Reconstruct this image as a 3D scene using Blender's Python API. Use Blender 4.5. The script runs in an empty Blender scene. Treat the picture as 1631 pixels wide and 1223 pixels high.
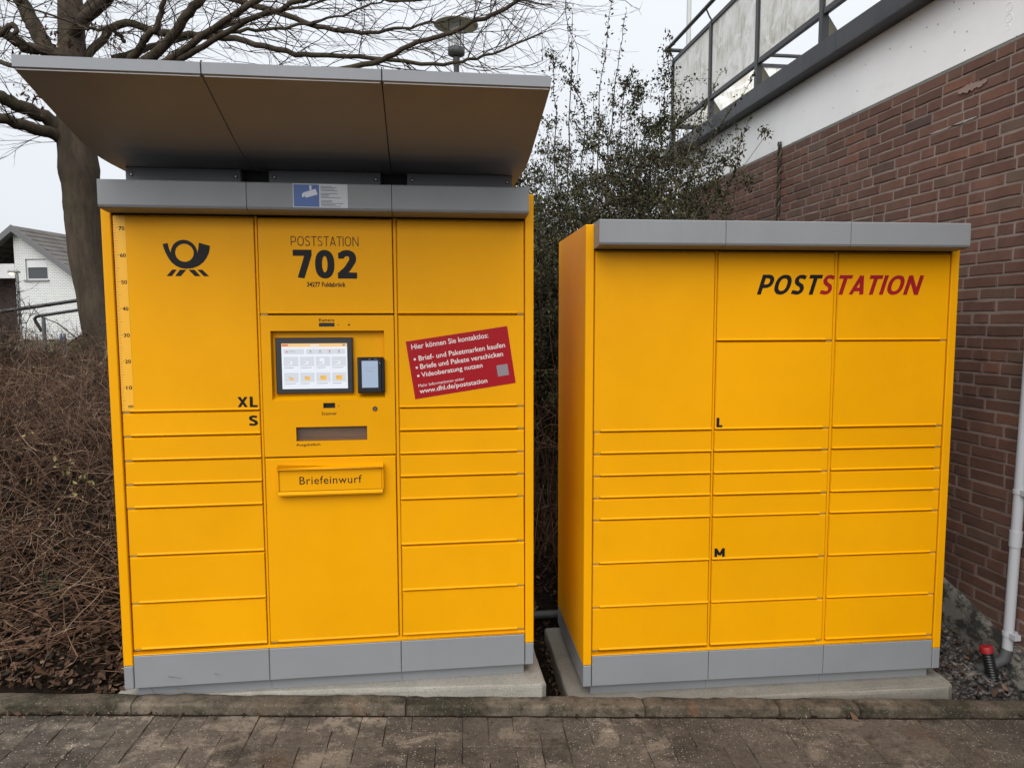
import bpy, bmesh, math, random
import numpy as np
from mathutils import Vector, Matrix, noise
R = random.Random(7)
rad = math.radians
sc = bpy.context.scene
COL = sc.collection

# ------------------------------------------------------------------ camera
EYE = 1.6
cam_d = bpy.data.cameras.new('camera')
cam = bpy.data.objects.new('camera', cam_d); COL.objects.link(cam)
cam_d.sensor_fit = 'HORIZONTAL'; cam_d.sensor_width = 36.0
cam_d.lens = 1144.46 / 1631 * 36.0
cam_d.clip_start = 0.05; cam_d.clip_end = 2000
PITCH = 0.0866; ROLL = -0.0027
cam.matrix_world = Matrix.Translation((0, 0, EYE)) @ Matrix.Rotation(math.pi / 2 - PITCH, 4, 'X') @ Matrix.Rotation(ROLL, 4, 'Z')
sc.camera = cam

# ------------------------------------------------------------------ sky and sun
world = bpy.data.worlds.new('World'); sc.world = world; world.use_nodes = True
wn = world.node_tree; wn.nodes.clear()
wo = wn.nodes.new('ShaderNodeOutputWorld'); wb = wn.nodes.new('ShaderNodeBackground')
sky = wn.nodes.new('ShaderNodeTexSky'); sky.sky_type = 'NISHITA'; sky.sun_disc = False
sky.sun_elevation = rad(45); sky.sun_rotation = rad(195)
sky.air_density = 1.0; sky.dust_density = 4.0
hsv = wn.nodes.new('ShaderNodeHueSaturation'); hsv.inputs['Saturation'].default_value = 0.2
mix = wn.nodes.new('ShaderNodeMix'); mix.data_type = 'RGBA'; mix.inputs[0].default_value = 0.85
# overcast cloud layer: evenly bright, a little brighter overhead, with faint soft cloud
tc = wn.nodes.new('ShaderNodeTexCoord'); sep = wn.nodes.new('ShaderNodeSeparateXYZ')
ramp = wn.nodes.new('ShaderNodeValToRGB')
ramp.color_ramp.elements[0].position = 0.0; ramp.color_ramp.elements[0].color = (0.425, 0.447, 0.472, 1)
ramp.color_ramp.elements[1].position = 1.0; ramp.color_ramp.elements[1].color = (0.74, 0.77, 0.82, 1)
k_ = ramp.color_ramp.elements.new(.42); k_.color = (0.455, 0.478, 0.508, 1); ramp.color_ramp.interpolation = 'B_SPLINE'
cn = wn.nodes.new('ShaderNodeTexNoise'); cn.inputs['Scale'].default_value = 2.2; cn.inputs['Detail'].default_value = 4
cr = wn.nodes.new('ShaderNodeMapRange'); cr.inputs['To Min'].default_value = 9.3; cr.inputs['To Max'].default_value = 10.5
vm = wn.nodes.new('ShaderNodeVectorMath'); vm.operation = 'SCALE'
L = wn.links.new
L(tc.outputs['Generated'], sep.inputs[0]); L(sep.outputs['Z'], ramp.inputs[0])
L(tc.outputs['Generated'], cn.inputs['Vector']); L(cn.outputs['Fac'], cr.inputs['Value'])
L(ramp.outputs['Color'], vm.inputs[0]); L(cr.outputs[0], vm.inputs['Scale'])
L(sky.outputs[0], hsv.inputs['Color']); L(hsv.outputs[0], mix.inputs[6]); L(vm.outputs[0], mix.inputs[7])
L(mix.outputs[2], wb.inputs['Color']); wb.inputs['Strength'].default_value = 0.1
L(wb.outputs[0], wo.inputs['Surface'])

sun_d = bpy.data.lights.new('sun', 'SUN'); sun = bpy.data.objects.new('sun', sun_d); COL.objects.link(sun)
sun_d.energy = 1.5; sun_d.angle = rad(70); sun_d.color = (1.0, 0.965, 0.92)
sun.rotation_euler = (rad(45), 0, rad(-15))
sun.location = (0, -3, 8)

sc.view_settings.view_transform = 'Standard'; sc.view_settings.look = 'None'
sc.view_settings.exposure = 1.0; sc.view_settings.gamma = 1.0; sc.view_settings.use_curve_mapping = False
sc.render.engine = 'CYCLES'
sc.cycles.use_denoising = True

# ------------------------------------------------------------------ helpers
def at(px, py, Y):
    """world point at depth Y (metres ahead of the camera) for a sight line measured in the photograph"""
    a0, b0 = (px - 815.5) / 1144.46, (py - 611.5) / 1144.46
    c, s = math.cos(ROLL), math.sin(ROLL)
    a, b = a0 * c + b0 * s, -a0 * s + b0 * c
    cp, sp = math.cos(PITCH), math.sin(PITCH)
    y, z = cp - b * sp, -b * cp - sp
    return Vector((a * Y / y, Y, EYE + z * Y / y))

def to_px(p):
    X, Y, Z = p[0], p[1], p[2] - EYE
    y = Y * math.cos(PITCH) - Z * math.sin(PITCH); z = Z * math.cos(PITCH) + Y * math.sin(PITCH)
    if y < .05: return None
    return 815.5 + 1144.46 * X / y, 611.5 - 1144.46 * z / y

class MB:
    def __init__(s): s.v = []; s.f = []; s.m = []; s.sm = []
    def add(s, vs, fs, mi=0, smooth=False):
        o = len(s.v); s.v += [tuple(p) for p in vs]
        for f in fs: s.f.append(tuple(i + o for i in f)); s.m.append(mi); s.sm.append(smooth)
    def box(s, x0, x1, y0, y1, z0, z1, mi=0):
        s.add([(x0,y0,z0),(x1,y0,z0),(x1,y1,z0),(x0,y1,z0),(x0,y0,z1),(x1,y0,z1),(x1,y1,z1),(x0,y1,z1)],
              [(0,1,5,4),(1,2,6,5),(2,3,7,6),(3,0,4,7),(4,5,6,7),(3,2,1,0)], mi)
    def plate(s, x0, x1, y0, y1, z0, z1, c=.002, mi=0):
        """box with a chamfered front (front = low y)"""
        v = [(x0+c,y0,z0+c),(x1-c,y0,z0+c),(x1-c,y0,z1-c),(x0+c,y0,z1-c),
             (x0,y0+c,z0),(x1,y0+c,z0),(x1,y0+c,z1),(x0,y0+c,z1),
             (x0,y1,z0),(x1,y1,z0),(x1,y1,z1),(x0,y1,z1)]
        f = [(0,1,2,3)]
        for i in range(4):
            j = (i + 1) % 4
            f += [(4+i,4+j,j,i), (8+i,8+j,4+j,4+i)]
        f.append((11,10,9,8)); s.add(v, f, mi)
    def quadxz(s, x0, x1, z0, z1, y, mi=0):
        s.add([(x0,y,z0),(x1,y,z0),(x1,y,z1),(x0,y,z1)], [(0,1,2,3)], mi)
    def tube(s, pts, rr, n=8, mi=0, caps=True, smooth=True):
        pts = [Vector(p) for p in pts]
        if not hasattr(rr, '__len__'): rr = [rr] * len(pts)
        o = []; prev = None
        for i, p in enumerate(pts):
            t = (pts[min(i+1, len(pts)-1)] - pts[max(i-1, 0)])
            if t.length < 1e-9: t = Vector((0,0,1))
            t.normalize()
            if prev is None:
                a = Vector((1,0,0)) if abs(t.x) < .8 else Vector((0,1,0))
            else: a = prev
            u = (a - t * a.dot(t))
            if u.length < 1e-6: u = t.orthogonal()
            u.normalize(); w = t.cross(u); prev = u
            for k in range(n):
                g = 2 * math.pi * k / n
                o.append(p + (u * math.cos(g) + w * math.sin(g)) * rr[i])
        f = []
        for i in range(len(pts) - 1):
            for k in range(n):
                k2 = (k + 1) % n
                f.append((i*n+k, i*n+k2, (i+1)*n+k2, (i+1)*n+k))
        s.add(o, f, mi, smooth)
        if caps and n > 3:
            s.add(o[:n], [tuple(range(n-1, -1, -1))], mi); s.add(o[-n:], [tuple(range(n))], mi)
    def lathe(s, prof, n=24, c=(0,0), mi=0, smooth=True):
        o = []
        for r, z in prof:
            for k in range(n):
                g = 2*math.pi*k/n; o.append((c[0]+r*math.cos(g), c[1]+r*math.sin(g), z))
        f = []
        for i in range(len(prof)-1):
            for k in range(n):
                k2 = (k+1) % n; f.append((i*n+k, i*n+k2, (i+1)*n+k2, (i+1)*n+k))
        s.add(o, f, mi, smooth)
    def mesh(s, name, mats):
        me = bpy.data.meshes.new(name)
        me.from_pydata(s.v, [], s.f)
        for m in (mats if isinstance(mats, (list, tuple)) else [mats]): me.materials.append(m)
        me.polygons.foreach_set('material_index', s.m); me.polygons.foreach_set('use_smooth', s.sm)
        me.update(); return me
    def build(s, name, mats, parent=None, loc=None):
        return link(name, s.mesh(name, mats), parent, loc)

def link(name, data, parent=None, loc=None, rot=None):
    o = bpy.data.objects.new(name, data); COL.objects.link(o)
    if parent: o.parent = parent
    if loc is not None: o.location = loc
    if rot is not None: o.rotation_euler = rot
    return o
def thing(name, label, cat, loc=(0,0,0), rotz=0, group=None):
    o = link(name, None, None, loc, (0,0,rotz)); o.empty_display_size = .1
    tag(o, label, cat, group); return o
def tag(o, label, cat, group=None):
    o['label'] = label; o['category'] = cat
    if group: o['group'] = group
    return o
def kind(o, k): o['kind'] = k; return o

def np_mesh(name, verts, quads, mats, mi=None, smooth=False):
    """fast mesh from numpy arrays; quads (n,4) or tris (n,3)"""
    me = bpy.data.meshes.new(name); k = quads.shape[1]
    me.vertices.add(len(verts)); me.vertices.foreach_set('co', np.asarray(verts, np.float32).ravel())
    me.loops.add(quads.size); me.loops.foreach_set('vertex_index', quads.astype(np.int32).ravel())
    me.polygons.add(len(quads)); me.polygons.foreach_set('loop_start', np.arange(0, quads.size, k, dtype=np.int32))
    for m in (mats if isinstance(mats, (list, tuple)) else [mats]): me.materials.append(m)
    if mi is not None: me.polygons.foreach_set('material_index', np.asarray(mi, np.int32))
    if smooth: me.polygons.foreach_set('use_smooth', np.ones(len(quads), bool))
    me.update(calc_edges=True); me.validate(); return me

# ------------------------------------------------------------------ materials
class Mat:
    def __init__(s, name, col=(.5,.5,.5), rough=.6, spec=.4, metal=0.0):
        s.m = bpy.data.materials.new(name); s.m.use_nodes = True; s.t = s.m.node_tree
        s.b = s.t.nodes['Principled BSDF']; s.col = None
        s.b.inputs['Base Color'].default_value = (*col, 1); s.b.inputs['Roughness'].default_value = rough
        s.b.inputs['Specular IOR Level'].default_value = spec; s.b.inputs['Metallic'].default_value = metal
        s.c0 = col; s.tc = None; s.h = None
    def n(s, t, **kw):
        x = s.t.nodes.new(t)
        for k, v in kw.items():
            if k in x.inputs: x.inputs[k].default_value = v
            else: setattr(x, k, v)
        return x
    def l(s, a, b): s.t.links.new(a, b)
    def vec(s, scale=(1,1,1), world=True):
        if world:
            g = s.n('ShaderNodeNewGeometry').outputs['Position']
        else:
            g = s.n('ShaderNodeTexCoord').outputs['Object']
        mp = s.n('ShaderNodeMapping'); mp.inputs['Scale'].default_value = scale
        s.l(g, mp.inputs[0]); return mp.outputs[0]
    def noise(s, scale, detail=4, rough=.6, stretch=(1,1,1), world=True, dist=0):
        x = s.n('ShaderNodeTexNoise'); x.inputs['Scale'].default_value = scale; x.inputs['Detail'].default_value = detail
        x.inputs['Roughness'].default_value = rough; x.inputs['Distortion'].default_value = dist
        s.l(s.vec(stretch, world), x.inputs['Vector']); return x.outputs['Fac']
    def voro(s, scale, feature='F1', world=True, out='Distance', stretch=(1,1,1)):
        x = s.n('ShaderNodeTexVoronoi'); x.feature = feature; x.inputs['Scale'].default_value = scale
        s.l(s.vec(stretch, world), x.inputs['Vector']); return x.outputs[out]
    def rng(s, v, a, b, c=0., d=1., smooth=False):
        x = s.n('ShaderNodeMapRange'); x.inputs[1].default_value = a; x.inputs[2].default_value = b
        x.inputs[3].default_value = c; x.inputs[4].default_value = d
        if smooth: x.interpolation_type = 'SMOOTHSTEP'
        s.l(v, x.inputs[0]); return x.outputs[0]
    def math(s, op, a, b):
        x = s.n('ShaderNodeMath'); x.operation = op
        for i, q in enumerate((a, b)):
            if isinstance(q, (int, float)): x.inputs[i].default_value = q
            else: s.l(q, x.inputs[i])
        return x.outputs[0]
    def cur(s):
        if s.col is None:
            x = s.n('ShaderNodeRGB'); x.outputs[0].default_value = (*s.c0, 1); s.col = x.outputs[0]
        return s.col
    def mix(s, fac, col, mode='MIX'):
        x = s.n('ShaderNodeMix'); x.data_type = 'RGBA'; x.blend_type = mode
        if isinstance(fac, (int, float)): x.inputs[0].default_value = fac
        else: s.l(fac, x.inputs[0])
        s.l(s.cur(), x.inputs[6])
        if isinstance(col, tuple): x.inputs[7].default_value = (*col, 1)
        else: s.l(col, x.inputs[7])
        s.col = x.outputs[2]; s.l(s.col, s.b.inputs['Base Color']); return s
    def val(s, v):
        """multiply colour by a value socket"""
        x = s.n('ShaderNodeVectorMath'); x.operation = 'SCALE'
        s.l(s.cur(), x.inputs[0]); s.l(v, x.inputs['Scale']); s.col = x.outputs[0]; s.l(s.col, s.b.inputs['Base Color']); return s
    def rand(s): return s.n('ShaderNodeObjectInfo').outputs['Random']
    def island(s): return s.n('ShaderNodeNewGeometry').outputs['Random Per Island']
    def bump(s, h, strength=.3, dist=.01):
        x = s.n('ShaderNodeBump'); x.inputs['Strength'].default_value = strength; x.inputs['Distance'].default_value = dist
        s.l(h, x.inputs['Height'])
        if s.h is not None: s.l(s.h, x.inputs['Normal'])
        s.h = x.outputs[0]; s.l(s.h, s.b.inputs['Normal']); return s
    def rough(s, v): s.l(v, s.b.inputs['Roughness']); return s

def mk_yellow():
    m = Mat('yellow powder coat', (.765, .338, .0008), .46, .12)
    m.val(m.rng(m.noise(1.6, 5), .3, .7, .94, 1.04)); m.val(m.rng(m.noise(5, 5, .65, (1.,1,.7)), .4, .75, 1.0, .965)); m.val(m.rng(m.rand(), 0, 1, .975, 1.015))
    m.val(m.rng(m.noise(60, 3, stretch=(1,1,.15)), .3, .8, 1.0, .99))
    m.bump(m.noise(900, 2), .05, .0006); m.rough(m.rng(m.noise(4, 4), .3, .7, .38, .5)); return m.m
def mk_gray(name='gray powder coat', c=(.215,.225,.236)):
    m = Mat(name, c, .45, .35)
    m.val(m.rng(m.noise(2.2, 5), .3, .7, .95, 1.04))
    m.mix(m.rng(m.noise(38, 6, .7), .68, .8, 0, .4), (.12,.11,.1)); m.mix(m.rng(m.voro(21), .015, .05, .8, 0), (.06,.055,.05)); m.mix(m.rng(m.noise(3.2, 6, .75, (1,1,.4)), .52, .75, 0, .25), (.17,.16,.145))
    m.bump(m.noise(900, 2), .05, .0006); m.rough(m.rng(m.noise(5, 4), .3, .7, .4, .55)); return m.m
YEL = mk_yellow(); GRY = mk_gray(); GRYL = mk_gray('light gray canopy metal', (.25,.262,.28))
GRYD = mk_gray('dark gray bracket metal', (.13,.135,.145))
def flat(name, c, rough=.6, spec=.4, metal=0.): return Mat(name, c, rough, spec, metal).m
INK = flat('black print', (.007,.007,.0085), .55, .2); REDINK = flat('red print', (.30,.008,.014), .5, .2)
WHITEINK = flat('white print', (.72,.62,.60), .5); REDFILM = flat('red sticker film', (.32,.005,.011), .4, .25)
BLUEFILM = flat('blue print', (.045,.11,.33), .4); PAPER = flat('pale sticker film', (.50,.53,.56), .45); GREYINK = flat('grey print', (.16,.18,.2), .5)
RUBBER = flat('black gasket', (.012,.012,.012), .7); BLACKPL = flat('black plastic', (.014,.015,.017), .32)
BEZEL = flat('dark bezel', (.035,.037,.042), .25, .5)
DARKHOLE = flat('dark inside', (.02,.016,.012), .6)
STEEL = flat('steel screw', (.25,.25,.26), .35, .5, .8)
RULER = Mat('ruler film', (.79,.40,.03), .4, .3).m
SLOTIN = flat('chute inside', (.20,.075,.012), .5)
def emit(name, c, s):
    m = Mat(name, (.02,.02,.02), .2); m.b.inputs['Emission Color'].default_value = (*c, 1); m.b.inputs['Emission Strength'].default_value = s * .56; return m.m
SCR = [emit('screen white', (.80,.83,.90), .92), emit('screen orange', (.95,.60,.25), .85), emit('screen card', (.66,.69,.74), .88),
       emit('screen text', (.30,.31,.34), .8), emit('screen box', (.95,.52,.08), .85), emit('screen red', (.75,.12,.1), .8), emit('screen blue grey', (.38,.47,.62), .85)]
GLASS = Mat('clear acrylic', (.9,.8,.7), .06, .5); GLASS.b.inputs['Alpha'].default_value = .07; GLASS = GLASS.m

def mk_concrete(name, c, stain=.5, moss=.0):
    m = Mat(name, c, .85, .25)
    m.val(m.rng(m.noise(3.0, 7, .7), .25, .75, .72, 1.18))
    m.mix(m.rng(m.noise(7, 8, .75), .52, .75, 0, stain), tuple(x*.45 for x in c))
    m.mix(m.rng(m.noise(2.6, 5, .65), .55, .72, 0, .55), (.20,.16,.115)); m.mix(m.rng(m.voro(62), .06, .2, .75, 0), tuple(x*.3 for x in c)); m.mix(m.rng(m.noise(60, 5, .8), .58, .72, 0, .6), tuple(x*.5 for x in c))
    v = m.voro(115); m.mix(m.rng(v, .08, .30, .8, 0), tuple(x*.35 for x in c))
    v2 = m.voro(160, stretch=(1,1.1,1)); m.mix(m.rng(v2, .08, .30, .7, 0), tuple(min(1,x*1.7) for x in c))
    if moss: m.mix(m.rng(m.noise(5, 6, .7), .45, .7, 0, moss), (.055,.06,.03))
    m.bump(m.noise(120, 5, .7), .35, .003); m.bump(m.voro(150), .25, .002); return m.m
SLABM = mk_concrete('poured concrete', (.29,.275,.24), .55)
SLABM2 = mk_concrete('older poured concrete', (.215,.20,.17), .6)
KERBM = mk_concrete('weathered kerb concrete', (.125,.112,.085), .85, .55)
def mk_kerb():
    m = Mat('weathered kerb concrete', (.098,.078,.056), .92, .15)
    m.val(m.rng(m.noise(2.0, 8, .75), .28, .72, .35, 1.75))
    m.mix(m.rng(m.noise(3.4, 7, .72, (1,1,1)), .46, .58, 0, .85), (.027,.026,.017))
    m.mix(m.rng(m.noise(1.15, 5, .7, (1,1.2,1)), .54, .62, 0, .75), (.20,.165,.125))
    m.mix(m.rng(m.noise(1.7, 6, .65, (1,.5,.5)), .60, .66, 0, .8), (.19,.085,.048))
    m.mix(m.rng(m.noise(36, 6, .8), .5, .68, 0, .75), (.028,.024,.019)); m.mix(m.rng(m.noise(30, 6, .8, (1,1.3,1)), .60, .72, 0, .65), (.26,.23,.19))
    m.mix(m.rng(m.voro(80), .06, .22, .7, 0), (.30,.27,.23))
    m.bump(m.noise(60, 7, .8), .8, .006); return m.m
KERBM = mk_kerb()
def mk_paver():
    m = Mat('worn paving concrete', (.090,.075,.060), .85, .2)
    m.val(m.rng(m.noise(1.1, 7, .72), .3, .7, .5, 1.5)); m.val(m.rng(m.rand(), 0, 1, .9, 1.1))
    # worn pale centres on some stones
    wear = m.math('MULTIPLY', m.rng(m.noise(6.5, 5, .6, dist=.6), .50, .58), m.rng(m.noise(1.0, 3, .5), .45, .56))
    m.mix(m.math('MULTIPLY', wear, m.rng(m.rand(), .1, .7, .25, .9)), (.27,.225,.175))
    m.mix(m.rng(m.noise(3.6, 7, .75, (1,1.5,1)), .50, .62, 0, .8), (.036,.030,.024))
    m.mix(m.rng(m.noise(2.2, 5, .6), .56, .68, 0, .45), (.045,.044,.025)); m.mix(m.rng(m.noise(1.5, 5, .7, (1.3,1,1)), .58, .66, 0, .5), (.10,.062,.038))
    m.mix(m.rng(m.noise(48, 6, .8), .50, .66, 0, .7), (.024,.019,.015)); m.mix(m.rng(m.noise(55, 5, .8, (1,1.2,1)), .60, .72, 0, .6), (.17,.14,.11))
    m.mix(m.math('MULTIPLY', m.rng(m.voro(75), .06, .20, 1, 0), m.rng(m.noise(2, 4), .40, .55, .25, 1)), (.55,.50,.43)); m.mix(m.rng(m.voro(120, stretch=(1.1,1,1)), .06, .20, .6, 0), (.33,.30,.25))
    m.bump(m.noise(60, 7, .8), .9, .006); m.bump(m.voro(75), .3, .002); return m.m
PAVM = mk_paver()
def mk_soil(name, a, b):
    m = Mat(name, a, .95, .1)
    m.mix(m.rng(m.noise(2.5, 8, .7), .35, .65), b)
    m.mix(m.rng(m.noise(30, 6, .8), .5, .75, 0, .7), tuple(x*.35 for x in a))
    m.mix(m.rng(m.voro(90), 0, .2, .6, 0), tuple(min(1,x*2.6) for x in a))
    m.bump(m.noise(14, 9, .85), 1.0, .06); return m.m
SOIL = mk_soil('dark damp soil', (.017,.012,.008), (.030,.021,.014))
JOINT = mk_soil('joint grit', (.052,.040,.030), (.036,.028,.021))
def mk_grass_far():
    m = Mat('far lawn', (.07,.075,.04), .9, .1); m.mix(m.rng(m.noise(.4, 6), .4, .6), (.10,.085,.055)); m.bump(m.noise(9, 6), .6, .05); return m.m
LAWN = mk_grass_far()
def mk_brick():
    m = Mat('dark red brick', (.105,.058,.050), .8, .25)
    r = m.n('ShaderNodeValToRGB'); e = r.color_ramp.elements
    e[0].position = 0; e[0].color = (.098,.053,.040,1); e[1].position = .45; e[1].color = (.124,.064,.047,1)
    for p, c in ((.72,(.138,.072,.052,1)),(.86,(.112,.074,.054,1)),(.95,(.16,.075,.05,1)),(1.0,(.075,.050,.042,1))):
        k = e.new(p); k.color = c
    m.l(m.rand(), r.inputs[0]); m.col = r.outputs[0]; m.l(m.col, m.b.inputs['Base Color'])
    m.val(m.rng(m.noise(9, 6, .7), .25, .75, .78, 1.22))
    m.mix(m.rng(m.noise(26, 6, .75), .6, .8, 0, .45), (.19,.15,.135))
    m.mix(m.rng(m.noise(1.2, 4, .6), .48, .7, 0, .5), (.085,.066,.048)); m.mix(m.rng(m.noise(.7, 5, .7, (1,1,.5)), .55, .7, 0, .3), (.16,.125,.11))
    m.mix(m.rng(m.noise(70, 4, .7), .62, .75, 0, .55), (.035,.025,.022))
    m.bump(m.noise(70, 6, .75), .5, .004); m.bump(m.noise(14, 4), .3, .006); return m.m
BRICK = mk_brick()
def mk_brick_stuff():
    m = Mat('dark red brick in bulk', (.105,.058,.050), .8, .25)
    r = m.n('ShaderNodeValToRGB'); e = r.color_ramp.elements
    e[0].position = 0; e[0].color = (.098,.053,.040,1); e[1].position = .45; e[1].color = (.124,.064,.047,1)
    for p, c in ((.72,(.138,.072,.052,1)),(.86,(.112,.074,.054,1)),(.95,(.16,.075,.05,1)),(1.0,(.075,.050,.042,1))):
        k = e.new(p); k.color = c
    m.l(m.island(), r.inputs[0]); m.col = r.outputs[0]; m.l(m.col, m.b.inputs['Base Color'])
    m.val(m.rng(m.noise(9, 6, .7), .25, .75, .78, 1.22))
    m.mix(m.rng(m.noise(26, 6, .75), .6, .8, 0, .4), (.19,.15,.135))
    m.bump(m.noise(70, 6, .75), .5, .004); return m.m
BRICKS = mk_brick_stuff()
def mk_mortar():
    m = Mat('brick mortar', (.235,.19,.168), .95, .1); m.val(m.rng(m.noise(6, 6, .7), .25, .75, .7, 1.2)); m.bump(m.noise(150, 5), .6, .004); return m.m
MORTAR = mk_mortar()
def mk_white():
    m = Mat('white painted concrete', (.80,.80,.80), .75, .3)
    m.val(m.rng(m.noise(1.4, 6, .6), .3, .7, .92, 1.05))
    m.mix(m.rng(m.noise(3, 6, .7, (1,1,3.)), .56, .8, 0, .3), (.44,.43,.40))
    m.mix(m.rng(m.voro(15), .03, .10, 1, 0), (.14,.13,.11)); m.bump(m.noise(40, 5), .12, .003); return m.m
WHITE = mk_white()
def mk_base():
    m = Mat('stained foundation render', (.20,.185,.16), .9, .2)
    m.val(m.rng(m.noise(3, 8, .75), .3, .7, .6, 1.3))
    m.mix(m.rng(m.noise(5, 8, .8, (1,1,1.6)), .47, .55, 0, .95), (.03,.03,.027))
    m.mix(m.rng(m.noise(2.4, 5, .6), .55, .7, 0, .5), (.10,.095,.06))
    m.bump(m.noise(25, 8, .8), .7, .012); return m.m
BASEM = mk_base()
def mk_fascia():
    m = Mat('dark anthracite metal', (.024,.024,.028), .42, .4)
    m.val(m.rng(m.noise(14, 6, .7, (1,1,.15)), .3, .7, .75, 1.35)); m.mix(m.rng(m.noise(2, 5), .5, .7, 0, .3), (.075,.072,.068)); return m.m
ANTH = mk_fascia()
def mk_frost():
    m = Mat('dirty frosted panel', (.70,.70,.67), .5, .35)
    m.val(m.rng(m.noise(3, 6, .7, (1,1,.5)), .3, .7, .88, 1.08))
    streak = m.math('MULTIPLY', m.rng(m.noise(34, 8, .8, (1.,1,.14)), .40, .66), m.rng(m.noise(2.6, 4, .6, (1,1,.8), dist=1.2), .42, .60))
    m.mix(m.math('MULTIPLY', streak, .9), (.24,.215,.13))
    m.mix(m.rng(m.noise(11, 7, .8, (1,1,.5), dist=2.5), .52, .72, 0, .55), (.33,.31,.235))
    m.mix(m.rng(m.noise(1.9, 3, .5, (1,1,1.2), dist=4.), .54, .60, 0, .6), (.78,.78,.77)); return m.m
FROST = mk_frost()
def mk_bark(name, a, b, moss):
    m = Mat(name, a, .95, .1)
    m.mix(m.rng(m.noise(14, 7, .75, (1,1,.22)), .35, .65), b)
    m.mix(m.rng(m.noise(2.6, 6, .7), .5, .68, 0, moss), (.052,.055,.026))
    m.mix(m.rng(m.noise(50, 4), .66, .75, 0, .6), (.14,.14,.12))
    m.bump(m.noise(30, 7, .8, (1,1,.2)), .8, .015); return m.m
BARK = mk_bark('grey brown bark', (.080,.063,.046), (.040,.032,.024), .6)
TWIG = flat('dark twig', (.048,.036,.028), .9, .12)
def mk_island(name, stops, rough=.8, spec=.2, transl=False):
    m = Mat(name, stops[0][1], rough, spec)
    r = m.n('ShaderNodeValToRGB'); e = r.color_ramp.elements
    e[0].position = stops[0][0]; e[0].color = (*stops[0][1], 1); e[1].position = stops[-1][0]; e[1].color = (*stops[-1][1], 1)
    for p, c in stops[1:-1]:
        k = e.new(p); k.color = (*c, 1)
    m.l(m.island(), r.inputs[0]); m.col = r.outputs[0]; m.l(m.col, m.b.inputs['Base Color'])
    return m.m
LITTER = mk_island('dead leaves', [(0,(.014,.009,.006)),(.4,(.034,.020,.012)),(.72,(.072,.039,.022)),(.9,(.115,.066,.040)),(.975,(.16,.10,.062)),(1,(.23,.19,.12))], .75)
BRAMBLE = mk_island('dry stems', [(0,(.036,.021,.014)),(.4,(.095,.052,.032)),(.75,(.165,.096,.061)),(.93,(.25,.165,.11)),(1,(.38,.28,.19))], .85)
SHRUBL = mk_island('small evergreen leaves', [(0,(.013,.015,.007)),(.4,(.026,.029,.014)),(.7,(.045,.047,.023)),(.9,(.072,.062,.036)),(1,(.12,.125,.045))], .75, .12)
SHRUBS = mk_island('shrub stems', [(0,(.035,.027,.022)),(.6,(.075,.055,.042)),(1,(.17,.145,.11))], .85)
WEED = mk_island('green weed leaves', [(0,(.025,.038,.016)),(.6,(.040,.058,.026)),(1,(.08,.09,.04))], .6)
YLEAF = mk_island('yellow green leaves', [(0,(.17,.16,.05)),(1,(.30,.27,.12))], .6)
GRAVELM = mk_island('dark slate chips', [(0,(.018,.016,.015)),(.5,(.040,.035,.032)),(.85,(.072,.062,.056)),(1,(.13,.105,.09))], .55, .45)
CLING = mk_island('withered clinging leaves', [(0,(.05,.026,.02)),(.6,(.085,.045,.034)),(1,(.12,.07,.05))], .8)

# ------------------------------------------------------------------ site levels
K0 = Vector((-1.5, 2.70)); KD = Vector((1, .0665)).normalized(); KN = Vector((-KD.y, KD.x))
KDA = math.atan2(KD.y, KD.x)
def pave_z(x): return .073 - .0454 * (x + 1.5)
def kerb_xy(s, n=0.0): p = K0 + KD * s + KN * n; return p.x, p.y
WYAW = .134; WXW = 2.36                                  # the brick wall's plane
WE = Vector((-math.sin(WYAW), math.cos(WYAW), 0)); WN = Vector((math.cos(WYAW), math.sin(WYAW), 0)); WP = Vector((WXW, 3.5, 0))
def sstep(a, b, x):
    t = min(1, max(0, (x - a) / (b - a))); return t*t*(3-2*t)
def ground_z(x, y):
    yk = 2.70 + .0665 * (x + 1.5)
    d = y - yk
    base = pave_z(x)
    if d < .055: return base - .03
    left = base + .03 + .20 * min(d, .5) + .36 * max(0, min(d - .5, 1.5)) + .13 * max(0, min(d - 2.0, 3.0))
    mid = base - .13 + (.05 * min(d, .9)) + .62 * max(0, min(d - .95, 1.3)) + .12 * max(0, min(d - 2.15, 3))
    right = base - .034 + .22 * max(0, min(d - .2, 1.5)) + .3 * max(0, min(d - 1.7, 2.0))
    a = sstep(-1.9, -1.25, x); b = sstep(1.55, 1.9, x)
    z = left * (1 - a) + mid * a
    z = z * (1 - b) + right * b
    z += .05 * noise.noise((x*1.3, y*1.3, 3)) * min(1, d) + .018 * noise.noise((x*6, y*6, 1)) * min(1, d*2)
    far = sstep(7.5, 11, y)
    return z * (1 - far) + .72 * far

# ground sheet
def build_ground():
    xs = np.concatenate([np.linspace(-400,-12,14), np.linspace(-10,-5,18), np.linspace(-4.8,3.6,110), np.linspace(4,12,18), np.linspace(16,400,14)])
    ys = np.concatenate([np.linspace(2.1,2.7,4), np.linspace(2.76,5.5,60), np.linspace(5.6,9,34), np.linspace(9.5,14,10), np.linspace(18,900,22)])
    V = []
    for y in ys:
        for x in xs:
            yk = 2.70 + .0665 * (x + 1.5); yy = y
            V.append((x, yy, ground_z(x, yy) if y > 2.0 else 0))
    nx = len(xs); q = []; mi = []
    for j in range(len(ys)-1):
        for i in range(nx-1):
            q.append((j*nx+i, j*nx+i+1, (j+1)*nx+i+1, (j+1)*nx+i)); mi.append(1 if ys[j] > 9.2 else 0)
    o = link('ground', np_mesh('ground', np.array(V), np.array(q), [SOIL, LAWN], mi, True)); kind(o, 'structure')
build_ground()

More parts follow.
